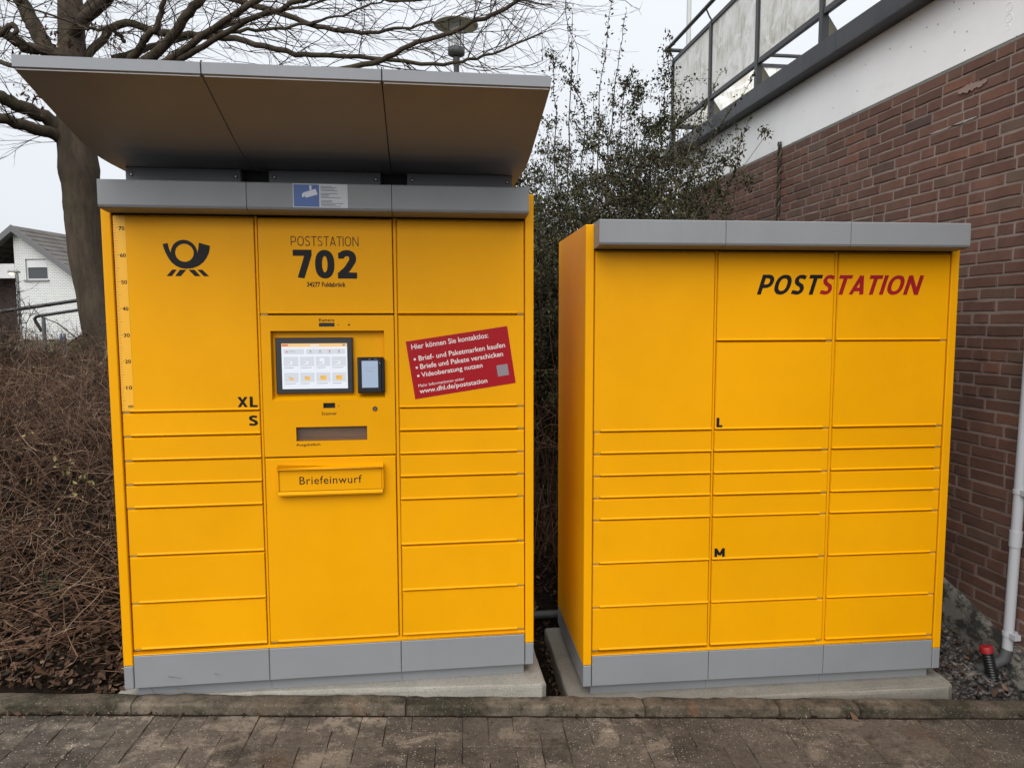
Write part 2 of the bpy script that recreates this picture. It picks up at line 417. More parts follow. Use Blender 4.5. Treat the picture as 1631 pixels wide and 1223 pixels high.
# pavement: grit bed and one stone per object
def build_pavement():
    m = MB()
    xs = [-400, -60, -20] + [(-9 + i*.5) for i in range(37)] + [20, 60, 400]; V = []
    for x in xs:
        yk = 2.70 + .0665 * (x + 1.5)
        V += [(x, -60 , pave_z(max(-12, min(12, x))) - .0042), (x, min(max(yk, 1.9), 3.6) , pave_z(max(-12, min(12, x))) - .0042)]
    for i in range(len(xs)-1): m.f.append((2*i, 2*i+2, 2*i+3, 2*i+1)); m.m.append(0); m.sm.append(False)
    m.v = V
    pav = m.build('pavement', JOINT); kind(pav, 'structure')
    Lb, Wb = .2, .1; meshes = []
    for k in range(8):
        rr = random.Random(k); b = MB(); g0, g1 = .0006, .0030
        def ring(g, z, jz):
            hx, hy = Lb/2 - g, Wb/2 - g; o = []
            for i in range(4): o.append((-hx + 2*hx*i/4, -hy))
            for i in range(2): o.append((hx, -hy + 2*hy*i/2))
            for i in range(4): o.append((hx - 2*hx*i/4, hy))
            for i in range(2): o.append((-hx, hy - 2*hy*i/2))
            return [(x + rr.uniform(-.0018,.0018), y + rr.uniform(-.0018,.0018), z + rr.uniform(-jz, jz)) for x, y in o]
        v = ring(g1, 0, .0012) + ring(g0, -.0028, .001) + ring(g0, -.05, 0); n = 12
        f = [(0,1,10,11), (1,2,9,10), (2,3,8,9), (3,4,5,8), (5,6,7,8)]
        for i in range(n):
            j = (i+1) % n; f += [(n+i, n+j, j, i), (2*n+i, 2*n+j, n+j, n+i)]
        b.add(v, f); meshes.append(b.mesh('paving_stone', PAVM))
    half = []
    for k in range(4):
        rr = random.Random(100+k); b = MB(); g0, g1 = .0006, .003
        def sq(g, z, jz): return [(sx*(.05-g) + rr.uniform(-.0018,.0018), sy*(.05-g) + rr.uniform(-.0018,.0018), z + rr.uniform(-jz,jz)) for sx, sy in ((-1,-1),(1,-1),(1,1),(-1,1))]
        v = sq(g1,0,.0008) + sq(g0,-.0035,.001) + sq(g0,-.05,0); f = [(0,1,2,3)]
        for i in range(4):
            j = (i+1) % 4; f += [(4+i,4+j,j,i), (8+i,8+j,4+j,4+i)]
        b.add(v, f); half.append(b.mesh('paving_stone', PAVM))
    rows = []
    for cx_ in range(-34, 34):
        for r in range(0, 14):               # r counts rows of 0.1 m away from the kerb
            k = (cx_ + r) % 4
            if k == 0: c = (cx_ + 1., r + .5, 0)
            elif k == 2: c = (cx_ + .5, r + 1., 1)
            elif k == 3 and r == 0: c = (cx_ + .5, .5, 2)
            else: continue
            s_, nn = c[0]*.1 + 1.5, -.018 - c[1]*.1
            x, y = kerb_xy(s_, nn); p = to_px((x, y, pave_z(x)))
            if p is None: continue
            w = 0 if (-60 < p[0] < 1690 and p[1] < 1270) else abs(p[0] - 815) / 800 + max(0, (p[1] - 1223)) / 300
            rows.append((w, x, y, c[2]))
    rows.sort(key=lambda r: r[0])
    for w, x, y, up in rows[:298]:
        q = KDA + R.uniform(-.012,.012)
        o = link('paving_stone', meshes[R.randrange(8)] if up < 2 else half[R.randrange(4)], pav)
        o.matrix_local = Matrix.Translation((x, y, pave_z(x) + R.uniform(-.0018,.0018))) @ Matrix.Rotation(.0454 + R.uniform(-.006,.006), 4, 'Y') @ Matrix.Rotation(R.uniform(-.006,.006), 4, 'X') @ Matrix.Rotation(q + (math.pi/2 if up == 1 else 0), 4, 'Z')
build_pavement()

# kerb: one stone per object
def build_kerb():
    k = link('kerb', None); kind(k, 'structure')
    # joints along the kerb, metres from K0
    js = [-3.6, -2.6, -1.61, -1.005+.41, .0]
    joints = [-3.95, -2.97, -1.98, -.99, .0, 1.07, 2.05, 2.62, 2.97, 3.97, 4.97, 5.97]
    prof = [(-.001,-.06),(-.001,.026),(-.0005,.0295),(.0025,.0345),(.006,.037),(.012,.0382),(.05,.040),(.072,.0395),(.0755,.037),(.077,.032),(.077,-.06)]
    for a, b in zip(joints[:-1], joints[1:]):
        m = MB(); n = max(4, int((b-a)/.035)); rs = random.Random(int(a*100)); V = []
        for i in range(n+1):
            s = a + .002 + (b-a-.004) * i / n
            e = .003 if i in (0, n) else 0
            for u, h in prof:
                q = .004 * noise.noise((s*5, u*60, h*60)) + .0035 * noise.noise((s*31, u*40, 7)) + (.0022 * noise.noise((s*70, u*80, h*80)))
                x, y = kerb_xy(s, u + q + (e if u < .04 else -e) * .5)
                V.append((x, y, pave_z(x) + h + (q - e * .8 if h > .01 else 0)))
        c = len(prof); F = []
        for i in range(n):
            for j in range(c-1): F.append((i*c+j, (i+1)*c+j, (i+1)*c+j+1, i*c+j+1))
        F += [tuple(range(c-1,-1,-1)), tuple(n*c+j for j in range(c))]
        F = [tuple(reversed(f)) if idx < n*(c-1) and False else f for idx, f in enumerate(F)]
        m.add(V, F, 0, True); m.sm[-1] = m.sm[-2] = False
        m.build('kerb_stone', KERBM, k)
build_kerb()

# ------------------------------------------------------------------ parcel lockers
def yaw_basis(yaw): return Vector((math.cos(yaw), math.sin(yaw), 0)), Vector((-math.sin(yaw), math.cos(yaw), 0))
YL_, YR_ = .1245, .0983
PL = Vector((-1.5107, 2.758, .100)); PR = Vector((.3398, 2.9879, -.016))

def text_mesh(body, bold=0., shear=0., spacing=1.0):
    cu = bpy.data.curves.new('lettering', 'FONT'); cu.body = body; cu.size = 1.0; cu.offset = bold; cu.shear = shear
    cu.space_character = spacing; cu.resolution_u = 4; cu.align_x = 'LEFT'
    ob = bpy.data.objects.new('lettering', cu); COL.objects.link(ob)
    dg = bpy.context.evaluated_depsgraph_get(); me = bpy.data.meshes.new_from_object(ob.evaluated_get(dg))
    bpy.data.objects.remove(ob); bpy.data.curves.remove(cu); return me
def letters(parent, body, x0, x1, z0, z1, y=-.0007, mat=INK, bold=0., shear=0., spacing=1.0, rot=0., name='lettering'):
    """lettering whose ink box fills x0..x1, z0..z1 on a front (facing -y); rot turns it about (x0,z0)"""
    me = text_mesh(body, bold, shear, spacing); me.name = name
    co = np.empty(len(me.vertices)*3, np.float32); me.vertices.foreach_get('co', co); co = co.reshape(-1, 3)
    mn, mx = co.min(0), co.max(0)
    u = (co[:,0]-mn[0])/(mx[0]-mn[0])*(x1-x0); w = (co[:,1]-mn[1])/(mx[1]-mn[1])*(z1-z0)
    c, s = math.cos(rot), math.sin(rot)
    out = np.stack([x0+u*c-w*s, np.full_like(u, y), z0+u*s+w*c], 1)
    me.vertices.foreach_set('co', out.astype(np.float32).ravel()); me.materials.clear(); me.materials.append(mat); me.update()
    return link(name, me, parent)


# drawn glyphs for the large lettering: strokes in a unit-high cell
def arc(cx, cy, rx, ry, a0, a1, n=14, p=2.3):
    o = []
    for i in range(n+1):
        a = rad(a0 + (a1-a0)*i/n); c, s_ = math.cos(a), math.sin(a)
        o.append((cx + rx*math.copysign(abs(c)**(2/p), c), cy + ry*math.copysign(abs(s_)**(2/p), s_)))
    return o
def glyph(ch, w):
    """centre lines of a capital or figure of height 1 drawn with a pen of width w; returns (advance, [(points, closed)])"""
    h = w/2; t = 1-h
    if ch == 'P': return .60, [([(h,0),(h,1)], 0), ([(h,t),(.28,t)] + arc(.28,(t+.42)/2,.30-h+.02,(t-.42)/2,90,-90) + [(h,.42)], 0)]
    if ch == 'O': return .74, [(arc(.37,.5,.37-h,.5-h,0,360,36)[:-1], 1)]
    if ch == '0': return .60, [(arc(.30,.5,.30-h,.5-h,0,360,36)[:-1], 1)]
    if ch == 'S': return .56, [([(.51,.86)] + arc(.29,(t+.53)/2,.26-h+.01,(t-.53)/2,55,180,10)[0:] + arc(.28,.5,.26-h,.5-.25-.19*0-.22,180,180,1)[:0] + [(.12+h*.4,.60),(.27,.515),(.41-h*.1,.44)] + arc(.28,(h+.45)/2,.275-h,(.45-h)/2,15,-125,12) + [(.03,.13)], 0)]
    if ch == 'T': return .60, [([(0,t),(.60,t)], 0), ([(.30,1-w*.98),(.30,0)], 0)]
    if ch == 'A': return .68, [([(h*.95,0),(.34,1-h*.3)], 0), ([(.34,1-h*.3),(.68-h*.95,0)], 0), ([(.17,.27),(.51,.27)], 0)]
    if ch == 'I': return w, [([(h,0),(h,1)], 0)]
    if ch == 'N': return .70, [([(h,0),(h,1)], 0), ([(h*1.1,1-h*.5),(.70-h*1.1,h*.5)], 0), ([(.70-h,0),(.70-h,1)], 0)]
    if ch == 'M': return .84, [([(h,0),(h,1)], 0), ([(h*1.1,1-h*.6),(.42,.20)], 0), ([(.42,.20),(.84-h*1.1,1-h*.6)], 0), ([(.84-h,0),(.84-h,1)], 0)]
    if ch == 'X': return .66, [([(h,0),(.66-h,1)], 0), ([(h,1),(.66-h,0)], 0)]
    if ch == 'L': return .50, [([(h,1),(h,0)], 0), ([(w*.99,h),(.50,h)], 0)]
    if ch == '7': return .58, [([(0,t),(.58,t)], 0), ([(.58-h*1.05,1-w*.9),(.13+h,0)], 0)]
    if ch == '2': return .60, [([(.02,.80)] + arc(.29,.70,.29-h,.30-h,150,-28,14) + [(.30,.34),(h*1.1,w*.72)], 0), ([(0,h),(.60,h)], 0)]
def stroke_mesh(m, pts, closed, w, y, mi=0):
    n = len(pts); Lf, Rt = [], []
    for i in range(n):
        p = Vector(pts[i]); a = Vector(pts[i-1]) if (i or closed) else None; b = Vector(pts[(i+1) % n]) if (i < n-1 or closed) else None
        d1 = (p-a).normalized() if a is not None and (p-a).length > 1e-6 else None; d2 = (b-p).normalized() if b is not None and (b-p).length > 1e-6 else None
        d1 = d1 or d2; d2 = d2 or d1; n1 = Vector((-d1.y, d1.x)); n2 = Vector((-d2.y, d2.x)); mt = (n1+n2); mt = mt.normalized() if mt.length > 1e-6 else n1
        k = min(1.8, 1/max(.3, mt.dot(n1))); Lf.append(p + mt*w/2*k); Rt.append(p - mt*w/2*k)
    o = len(m.v); m.v += [(q.x, y, q.y) for q in Lf] + [(q.x, y, q.y) for q in Rt]
    for i in range(n if closed else n-1):
        j = (i+1) % n; m.f.append((o+i, o+n+i, o+n+j, o+j)); m.m.append(mi); m.sm.append(False)
def drawn(parent, body, x0, x1, z0, z1, pen, gap=.13, shear=0., mat=INK, y=-.0007, name='lettering'):
    m = MB(); x = 0.; k = 0
    for ch in body:
        adv, st = glyph(ch, pen)
        for pts, cl in st: stroke_mesh(m, [(a + x, b) for a, b in pts], cl, pen, y - .00012*(k % 6)); k += 1
        x += adv + (gap if ch not in 'T' else gap*.72) - (.05 if ch == 'A' else 0)
    v = np.array(m.v); v[:,0] += shear*v[:,2]; v[:,0] = (v[:,0]-v[:,0].min())/np.ptp(v[:,0])*(x1-x0) + x0
    v[:,2] = z0 + np.clip(v[:,2],0,1)*(z1-z0); m.v = [tuple(q) for q in v]
    return m.build(name, mat, parent)

ROWS = [1.1528, 1.058, .963, .868, .7737, .5828, .391, .2001]     # lower edges of the doors below the tall ones
TOP, SPLIT = 1.908, 1.530
COLS = [(.003, .517), (.5305, 1.0455), (1.0625, 1.5725)]
G = .0034                                                          # half the gap between doors
def door(parent, name, x0, x1, z0, z1, hinge='L', tabs=True, label=None):
    m = MB(); a, b, c, d = x0, x1, z0 + G*.85, z1 - G*1.05; k, t = .0022, .0052
    m.add([(a+k,0,c+k),(b-k,0,c+k),(b-k,0,d-t),(a+k,0,d-t),(a,k,c),(b,k,c),(b,.0075,d),(a,.0075,d),(a,.016,c),(b,.016,c),(b,.016,d),(a,.016,d)],
          [(0,1,2,3),(4,5,1,0),(5,6,2,1),(6,7,3,2),(7,4,0,3),(8,9,5,4),(9,10,6,5),(10,11,7,6),(11,8,4,7),(11,10,9,8)])
    # folded lip along the lower edge, stopping short of the hinge
    la, lb = (a + .031, b - .001) if hinge == 'L' else (a + .001, b - .031)
    m.add([(la,.0012,c+.0095),(lb,.0012,c+.0095),(lb,-.0050,c+.0032),(la,-.0050,c+.0032),(la,-.0046,c+.0012),(lb,-.0046,c+.0012),(la,.0016,c+.0012),(lb,.0016,c+.0012)],
          [(3,2,1,0),(4,5,2,3),(6,7,5,4),(0,6,4,3),(1,2,5,7)])
    o = m.build(name, YEL, parent)
    o.location = (R.uniform(-.0006,.0006), R.uniform(-.0009,.0007), R.uniform(-.0005,.0005)); o.rotation_euler = (0, R.uniform(-.0007,.0007), R.uniform(-.0009,.0009))
    if label: o['label'] = label
    if tabs:
        t = MB(); w = .026
        xa = x0 + .002 if hinge == 'L' else x1 - .002 - w
        t.plate(xa, xa + w, .0035, .02, z0 - G + .0008, z0 + G - .0008, .0006); t.build('hinge_tab', HINGE, o)
    return o
HINGE = flat('hinge metal', (.34,.27,.15), .5)

def build_cabinet(root, depth=.67, deep=False):
    m = MB()
    # carcass with the uprights between the columns set back a little
    if deep:
        m.box(.0005, .524, .018, .60, .046, 1.99); m.box(.5245, 1.0545, .095, .60, .046, 1.99); m.box(1.055, 1.5745, .018, .60, .046, 1.99); m.box(.0005, 1.5745, .6005, depth, .046, 1.99)
    else: m.box(.0005, 1.5745, .018, depth, .046, 1.99)
    m.build('carcass', YEL, root)
    f = MB()
    for x0, x1 in ((.5195, .528), (1.0485, 1.060)): f.plate(x0, x1, .004, .0175, .182, TOP, .0015)
    f.build('upright', YEL, root)
    # bottom rail under the doors: a lip that catches the sky
    b = MB(); b.add([(.001,-.004,.181),(1.574,-.004,.181),(1.574,-.003,.188),(.001,-.003,.188),(.001,.0175,.1965),(1.574,.0175,.1965),(.001,.0175,.181),(1.574,.0175,.181)],
                    [(0,1,3,2),(2,3,5,4),(6,7,1,0),(0,2,4,6),(1,7,5,3)]); b.build('bottom_rail', YEL, root)
    for x0, x1 in ((-.037, -.0012), (1.5762, 1.612)):
        s = MB(); s.plate(x0, x1, -.006, depth, .140, 2.010, .003); p = s.build('side_panel', YEL, root)
        g = MB(); g.plate(x0, x1, -.006, depth, .044, .1385, .003); g.build('side_plinth', GRY, root)
    gx = [.001, .5235, 1.0545, 1.574]
    for a, c in zip(gx[:-1], gx[1:]):
        g = MB(); g.plate(a + .001, c - .001, -.006, .016, .0455, .1785, .0025); g.build('plinth_panel', GRY, root)
    g = MB()
    for a, c in zip(gx[:-1], gx[1:]): g.box(a + .0006 + (.0 if a > .1 else .0), c - .0006, .026, .09, -.006, .0455)
    g.build('recessed_base', GRY, root)
    # projecting grey lintel panels
    lx = [-.004, .5175, 1.050, 1.5785]
    for a, c in zip(lx[:-1], lx[1:]):
        a += .0012; c -= .0012
        prof = [(.30, 2.014), (-.103, 2.018), (-.106, 2.015), (-.107, 1.928), (-.103, 1.920), (-.094, 1.916), (-.020, 1.9105), (-.018, 1.9125), (.30, 1.96)]
        m = MB(); n = len(prof); m.add([(a, y, z) for y, z in prof] + [(c, y, z) for y, z in prof],
                                       [(i, i+1, n+i+1, n+i) for i in range(n-1)] + [tuple(range(n-1,-1,-1)), tuple(range(n, 2*n)), (n-1, 0, n, 2*n-1)])
        m.build('lintel_panel', GRY, root)
    d = MB(); d.box(.001, 1.574, .001, .02, 1.9085, 1.9115); d.build('seal_strip', RUBBER, root)

def doors_stack(root, x0, x1, z_top, levels, hinge, names=None):
    out = []; z1 = z_top
    for i, z0 in enumerate(levels):
        h = z1 - z0
        out.append(door(root, 'locker_door', x0, x1, z0, z1, hinge)); z1 = z0
    return out

# ---- left locker with canopy and terminal
LL = thing('parcel_locker', 'yellow parcel locker with touchscreen terminal, grey canopy roof and red sticker', 'parcel locker', PL, YL_)
build_cabinet(LL, deep=True)
c1 = doors_stack(LL, *COLS[0], TOP, ROWS, 'L')
mid_top = door(LL, 'locker_door', *COLS[1], SPLIT, TOP, 'L', label='upper middle door with black number 702')
mail = door(LL, 'letter_door', *COLS[1], .2001, .9625, 'L', label='lower middle door with letter slot')
c3 = doors_stack(LL, *COLS[2], TOP, [SPLIT] + ROWS, 'R')
xl = c1[0]; xl['label'] = 'tall door with black post horn and centimetre ruler'
c3[1]['label'] = 'door carrying a tilted red sticker'

# post horn emblem
def emblem(parent):
    k = 1 / 3.493 * .00240
    S = .1727 / 263.0
    def P(x, y): return (.258 + (x - 500) * S, 1.815 - (y - 182) * .1091 / 160)
    m = MB(); Y = -.0008
    def poly(pts, y=Y): m.add([(P(*p)[0], y, P(*p)[1]) for p in pts], [tuple(range(len(pts)-1, -1, -1))])
    n = 44; ro, ri = [], []
    for i in range(n):
        g = 2*math.pi*i/n
        ro.append((497 + 74*math.cos(g), 256 + 74*math.sin(g))); ri.append((499 + 51.5*math.cos(g), 254 + 50*math.sin(g)))
    for i in range(n):
        j = (i+1) % n; poly([ro[i], ro[j], ri[j], ri[i]])
    outer = [(380,207),(386,232),(395,257),(408,283),(425,307),(447,326),(474,338),(503,343)]
    inner = [(408,200),(411,219),(416,238),(424,257),(433,284),(452,309),(476,325),(503,330)]
    for i in range(7): poly([outer[i], inner[i], inner[i+1], outer[i+1]], Y - .0002)
    outer = [(643,214),(641,232),(634,257),(621,282),(602,306),(575,326),(542,339),(503,343)]
    inner = [(581,197),(580,216),(576,236),(571,254),(562,284),(545,309),(524,325),(503,330)]
    for i in range(7): poly([inner[i], outer[i], outer[i+1], inner[i+1]], Y - .0002)
    for q in (((427,348),(452,348),(423,384),(394,384)), ((470,348),(505,348),(474,384),(442,384)),
              ((517,348),(552,348),(584,384),(552,384)), ((567,348),(596,348),(632,384),(603,384))): poly(q[::-1] if False else q)
    o = m.build('post_horn_emblem', INK, parent)
    me = o.data; bm = bmesh.new(); bm.from_mesh(me)
    for fc in bm.faces:
        fc.normal_update()
        if fc.normal.y > 0: fc.normal_flip()
    bm.to_mesh(me); bm.free(); return o
emblem(xl)
# ruler film with ticks and figures
def ruler(parent):
    m = MB(); m.quadxz(.004, .0475, 1.161, TOP-.006, -.0006, 0)
    for i in range(0, 75):
        z = 1.1485 + .01014 * i
        if z < 1.165 or z > TOP - .012: continue
        w = .017 if i % 10 == 0 else (.013 if i % 5 == 0 else .008)
        m.quadxz(.006, .006 + w, z - .0006, z + .0006, -.001, 1)
    o = m.build('ruler_strip', [RULER, flat('faint tick print', (.20,.10,.03), .5)], parent)
ruler(xl)
for i, v in enumerate((10,20,30,40,50,60,70)):
    z = 1.25 + .1009 * i; letters(xl, str(v), .0235, .0445, z - .0072, z + .0072, -.0012, bold=.015, name='ruler_figure')
letters(xl, 'cm', .0265, .0455, 1.1715, 1.181, -.0012, bold=.02, name='ruler_figure')
drawn(xl, 'XL', .4335, .5095, 1.1665, 1.2085, .20, .12); drawn(c1[1], 'S', .4745, .5085, 1.0925, 1.1335, .20)
# station number
drawn(mid_top, 'POSTSTATION', .655, .914, 1.7965, 1.8335, .085, .16)
drawn(mid_top, '702', .661, .906, 1.6705, 1.7815, .215, .10)
letters(mid_top, '34277 Fuldabrück', .712, .861, 1.6375, 1.6565, bold=.025)

# terminal
def terminal(root):
    X0, X1 = COLS[1]; Z0, Z1 = .9625 + G, SPLIT - G
    us = sorted({X0, X1, .5665, 1.0065, .6545, .9325, .7535, .8142, .7625, .8088})
    zs = sorted({Z0, Z1, 1.191, 1.4655, 1.0265, 1.0825, 1.4817, 1.4968, 1.1575, 1.178})
    holes = [(.5665, 1.0065, 1.191, 1.4655), (.6545, .9325, 1.0265, 1.0825), (.7535, .8142, 1.4817, 1.4968), (.7625, .8088, 1.1575, 1.178)]
    m = MB()
    for a, b in zip(us[:-1], us[1:]):
        for c, d in zip(zs[:-1], zs[1:]):
            x, z = (a+b)/2, (c+d)/2
            if any(h[0] < x < h[1] and h[2] < z < h[3] for h in holes): continue
            m.quadxz(a, b, c, d, 0)
    # rim
    m.add([(X0,0,Z0),(X1,0,Z0),(X1,0,Z1),(X0,0,Z1),(X0,.016,Z0),(X1,.016,Z0),(X1,.016,Z1),(X0,.016,Z1)], [(4,5,1,0),(5,6,2,1),(6,7,3,2),(7,4,0,3)])
    def well(h, dt, db, mi, sl=0, sr=0):
        a, b, c, d = h; e = db
        m.add([(a,0,c),(b,0,c),(b,0,d),(a,0,d),(a+sl,dt,c+e),(b-sr,dt,c+e),(b-sr,dt,d-.001),(a+sl,dt,d-.001)],
              [(0,1,5,4),(1,2,6,5),(2,3,7,6),(3,0,4,7)], mi); m.add([(a+sl,dt,c+e),(b-sr,dt,c+e),(b-sr,dt,d-.001),(a+sl,dt,d-.001)], [(0,1,2,3)], mi)
    well(holes[0], .030, .016, 0, .004, .003); well(holes[1], .075, .004, 1); well(holes[2], .004, 0, 2); well(holes[3], .012, .004, 2)
    t = m.build('terminal_panel', [YEL, SLOTIN, BLACKPL], root); t['label'] = 'operating panel with screen, card reader and output slot'
    # touchscreen: black frame, lit screen and its tiles
    s = MB(); a, b, c, d = .581, .8815, 1.2155, 1.4385
    s.plate(a, b, .011, .0305, c, d, .004, 0)
    y = .0104; x0, x1, z0, z1 = .605, .8595, 1.235, 1.4155
    s.quadxz(x0, x1, z0, z1, y, 1)
    W, H = x1-x0, z1-z0
    def q(u0, u1, v0, v1, mi, k=1): s.quadxz(x0+u0*W, x0+u1*W, z1-v1*H, z1-v0*H, y-.0003*k, mi)
    q(0,1,0,.075,2); q(.01,.10,.02,.055,6,2); q(.44,.57,.03,.055,1,2); q(.93,.97,.015,.055,4,2)
    q(.03,.34,.12,.235,3); q(.37,.97,.12,.235,3); q(.06,.10,.17,.19,6,2); q(.12,.2,.16,.165,4,2); q(.12,.22,.185,.19,4,2)
    for i, u in enumerate((.44,.585,.73,.875)):
        q(u-.012,u+.012,.15,.18,4 if i == 0 else (6 if i == 2 else 4),2); q(u-.028,u+.028,.2,.208,4,2)
    for r in range(2):
        for c_ in range(4):
            u = .03+c_*.243; v = .29+r*.35
            q(u,u+.22,v,v+.32,3); q(u+.004,u+.216,v+.21,v+.316,1,2)
            q(u+.01,u+.01+(.17 if (c_+r)%2 else .14),v+.235,v+.247,4,3); q(u+.01,u+.12,v+.27,v+.277,3,3)
            if r == 0: q(u+.06,u+.13,v+(.10 if c_<2 or c_==3 else .03),v+.165,1,3); q(u+.06,u+.10,v+.12,v+.135,4,4)
            else:
                w = (.055,.07,.085,.085)[c_]; q(u+.11-w/2*1.1,u+.11+w/2*1.1,v+.165-(.05,.08,.10,.10)[c_],v+.165,5,3); q(u+.06,u+.115,v+.10,v+.108,4,4)
    o = s.build('touchscreen', [BEZEL, SCR[0], SCR[1], SCR[2], SCR[3], SCR[4], SCR[5]], t)
    r = MB(); r.plate(.9, 1.0, -.014, .0305, 1.215, 1.359, .007, 0)
    r.plate(.9965, 1.0075, -.020, .028, 1.222, 1.352, .004, 0)
    r.quadxz(.9175, .981, 1.2385, 1.3455, -.0143, 1); r.quadxz(.933,.964,1.304,1.3055,-.0146,2); r.quadxz(.926,.972,1.317,1.318,-.0146,2)
    r.quadxz(.945,.952,1.351,1.353,-.0146,2); r.quadxz(.966,.978,1.351,1.3525,-.0146,2); r.quadxz(.987,.990,1.334,1.338,-.0146,2)
    r.build('card_reader', [BLACKPL, SCR[6], SCR[3]], t)
    g = MB(); g.quadxz(.656, .931, 1.028, 1.081, .010); g.build('slot_flap', GLASS, t)
    k = MB()
    for x, z, rr in ((.828,1.489,.0022),(.8698,1.4888,.0036),(.8225,1.1655,.002)):
        k.add([(x+rr*math.cos(2*math.pi*i/12), -.0008, z+rr*math.sin(2*math.pi*i/12)) for i in range(12)], [tuple(range(12))])
    k.build('sensor_dot', INK, t)
    n = MB()
    def ring(x, z, r0, r1, y0, y1, mi, cnt=20):
        v = []
        for i in range(cnt):
            g_ = 2*math.pi*i/cnt; v += [(x+r0*math.cos(g_), y0, z+r0*math.sin(g_)), (x+r1*math.cos(g_), y1, z+r1*math.sin(g_))]
        n.add(v, [(2*i, 2*((i+1)%cnt), 2*((i+1)%cnt)+1, 2*i+1) for i in range(cnt)], mi)
    lx, lz = .9652, 1.1517
    ring(lx, lz, .0098, .0085, .0, -.004, 0); ring(lx, lz, .0085, .006, -.004, -.0042, 0)
    n.add([(lx+.006*math.cos(2*math.pi*i/16), -.003, lz+.006*math.sin(2*math.pi*i/16)) for i in range(16)], [tuple(range(16))], 1); n.quadxz(lx-.0035, lx+.0035, lz-.0008, lz+.0008, -.0034, 0)
    n.build('key_lock', [BLACKPL, STEEL], t)
    letters(t, 'Kamera', .7545, .8130, 1.5015, 1.5145, bold=.01, spacing=1.1)
    letters(t, 'Scanner', .7555, .8145, 1.1300, 1.1425, bold=.01, spacing=1.1)
    letters(t, 'Ausgabefach', .6535, .747, 1.0035, 1.018, bold=.01, spacing=1.1)
terminal(LL)
# letter slot flap
f = MB()
f.plate(.586, .990, -.020, -.002, .8265, .9165, .003); f.add([(.579,-.034,.917),(.996,-.034,.917),(.996,-.032,.9215),(.579,-.032,.9215),(.579,-.0005,.932),(.996,-.0005,.932),(.579,-.0005,.917),(.996,-.0005,.917)],
      [(0,1,3,2),(2,3,5,4),(6,7,1,0),(0,2,4,6),(1,7,5,3)])
f.add([(.583,-.028,.811),(.992,-.028,.811),(.992,-.030,.817),(.583,-.030,.817),(.583,-.0205,.827),(.992,-.0205,.827),(.583,-.0005,.811),(.992,-.0005,.811)],
      [(0,1,2,3),(3,2,5,4),(6,7,1,0),(0,3,4,6),(1,7,5,2)])
for a, b in ((.579,.5855),(.9905,.996)): f.box(a, b, -.024, -.0005, .828, .9165)
fl = f.build('letter_flap', YEL, mail)
letters(mail, 'Briefeinwurf', .6655, .9095, .8550, .8870, -.0207, bold=.0, spacing=1.08)

# red sticker
def red_sticker(parent):
    ang = math.atan2(.0616, .4108); org = (1.0914, 1.4217); c, s = math.cos(ang), math.sin(ang); w, h = .4154, .2357
    def W(a, b): return (org[0] + a*c + b*s, org[1] + a*s - b*c)          # a along, b down
    m = MB(); q = [W(0,h), W(w,h), W(w,0), W(0,0)]; m.add([(x, -.0009, z) for x, z in q], [(0,1,2,3)])
    q = [W(.380,.188), W(.402+.0,.188), W(.402,.142), W(.380,.142)]
    kx = .0505; q = [W(.347,.1985), W(.347+.046,.1985), W(.347+.046,.1525), W(.347,.1525)]
    m.add([(x, -.0013, z) for x, z in q], [(0,1,2,3)], 2)
    st = m.build('red_sticker', [REDFILM, WHITEINK, flat('blank grey patch', (.24,.20,.22), .5)], parent)
    K = .4154 / 1333.
    def Z(x, y): dx, dy = x - 48, y - 357; return ((dx*.9882 - dy*.1531) * K, (dx*.1531 + dy*.9882) * K)
    for body, p0, p1, hh, bd in (('Hier können Sie kontaktlos:', (125,462), (1120,305), 68, .012), ('Brief- und Paketmarken kaufen', (218,608), (1340,428), 66, .012),
                              ('Briefe und Pakete verschicken', (237,715), (1315,545), 66, .012), ('Videoberatung nutzen', (254,836), (1047,712), 80, .012),
                              ('Mehr Informationen unter', (208,950), (805,858), 40, .0), ('www.dhl.de/poststation', (228,1050), (1110,912), 80, .012)):
        a0, b0 = Z(*p0); a1, b1 = Z(*p1); x, z = W(a0, (b0 + b1)/2)
        letters(parent, body, x, x + (a1 - a0), z, z + hh*K, -.0014, WHITEINK, bold=bd, rot=ang)
    b = MB()
    for p in ((163,585),(187,693),(206,800)):
        a, d = Z(*p); r = .0042; q = [W(a-r,d+r), W(a+r,d+r), W(a+r,d-r), W(a-r,d-r)]; b.add([(x,-.0014,z) for x, z in q], [(0,1,2,3)])
    b.build('bullet_print', WHITEINK, parent)
red_sticker(c3[1])

# surveillance sticker on the middle lintel
def camera_sticker(root):
    m = MB(); y = -.1082; x0, x1, z0, z1 = .6855, .8865, 1.9275, 2.0150
    m.quadxz(x0, x1, z0, z1, y, 0); m.quadxz(x0+.003, .7815, z0+.003, z1-.003, y-.0003, 1)
    def P(px, py): return (x0 + (px-213)/(502-213)*(x1-x0), z1 - (py-757)/(885-757)*(z1-z0))
    def poly(pts, mi, k=2): m.add([(P(*p)[0], y-.0003*k, P(*p)[1]) for p in pts], [tuple(range(len(pts)))], mi)
    poly([(282,832),(343,814),(333,784),(266,805)], 2); poly([(300,790),(312,790),(312,766),(300,766)], 2)
    poly([(262,830),(275,827),(270,808),(260,812)], 2)
    rr = random.Random(3)
    for i in range(15):
        v = 768 + i*7.6
        if i in (4, 9): continue
        w = rr.uniform(40, 118); poly([(360,v+3.4),(360+w,v+3.4),(360+w,v),(360,v)], 3)
    m.build('surveillance_sticker', [PAPER, BLUEFILM, flat('white pictogram', (.62,.66,.72), .5), GREYINK], root)
camera_sticker(LL)

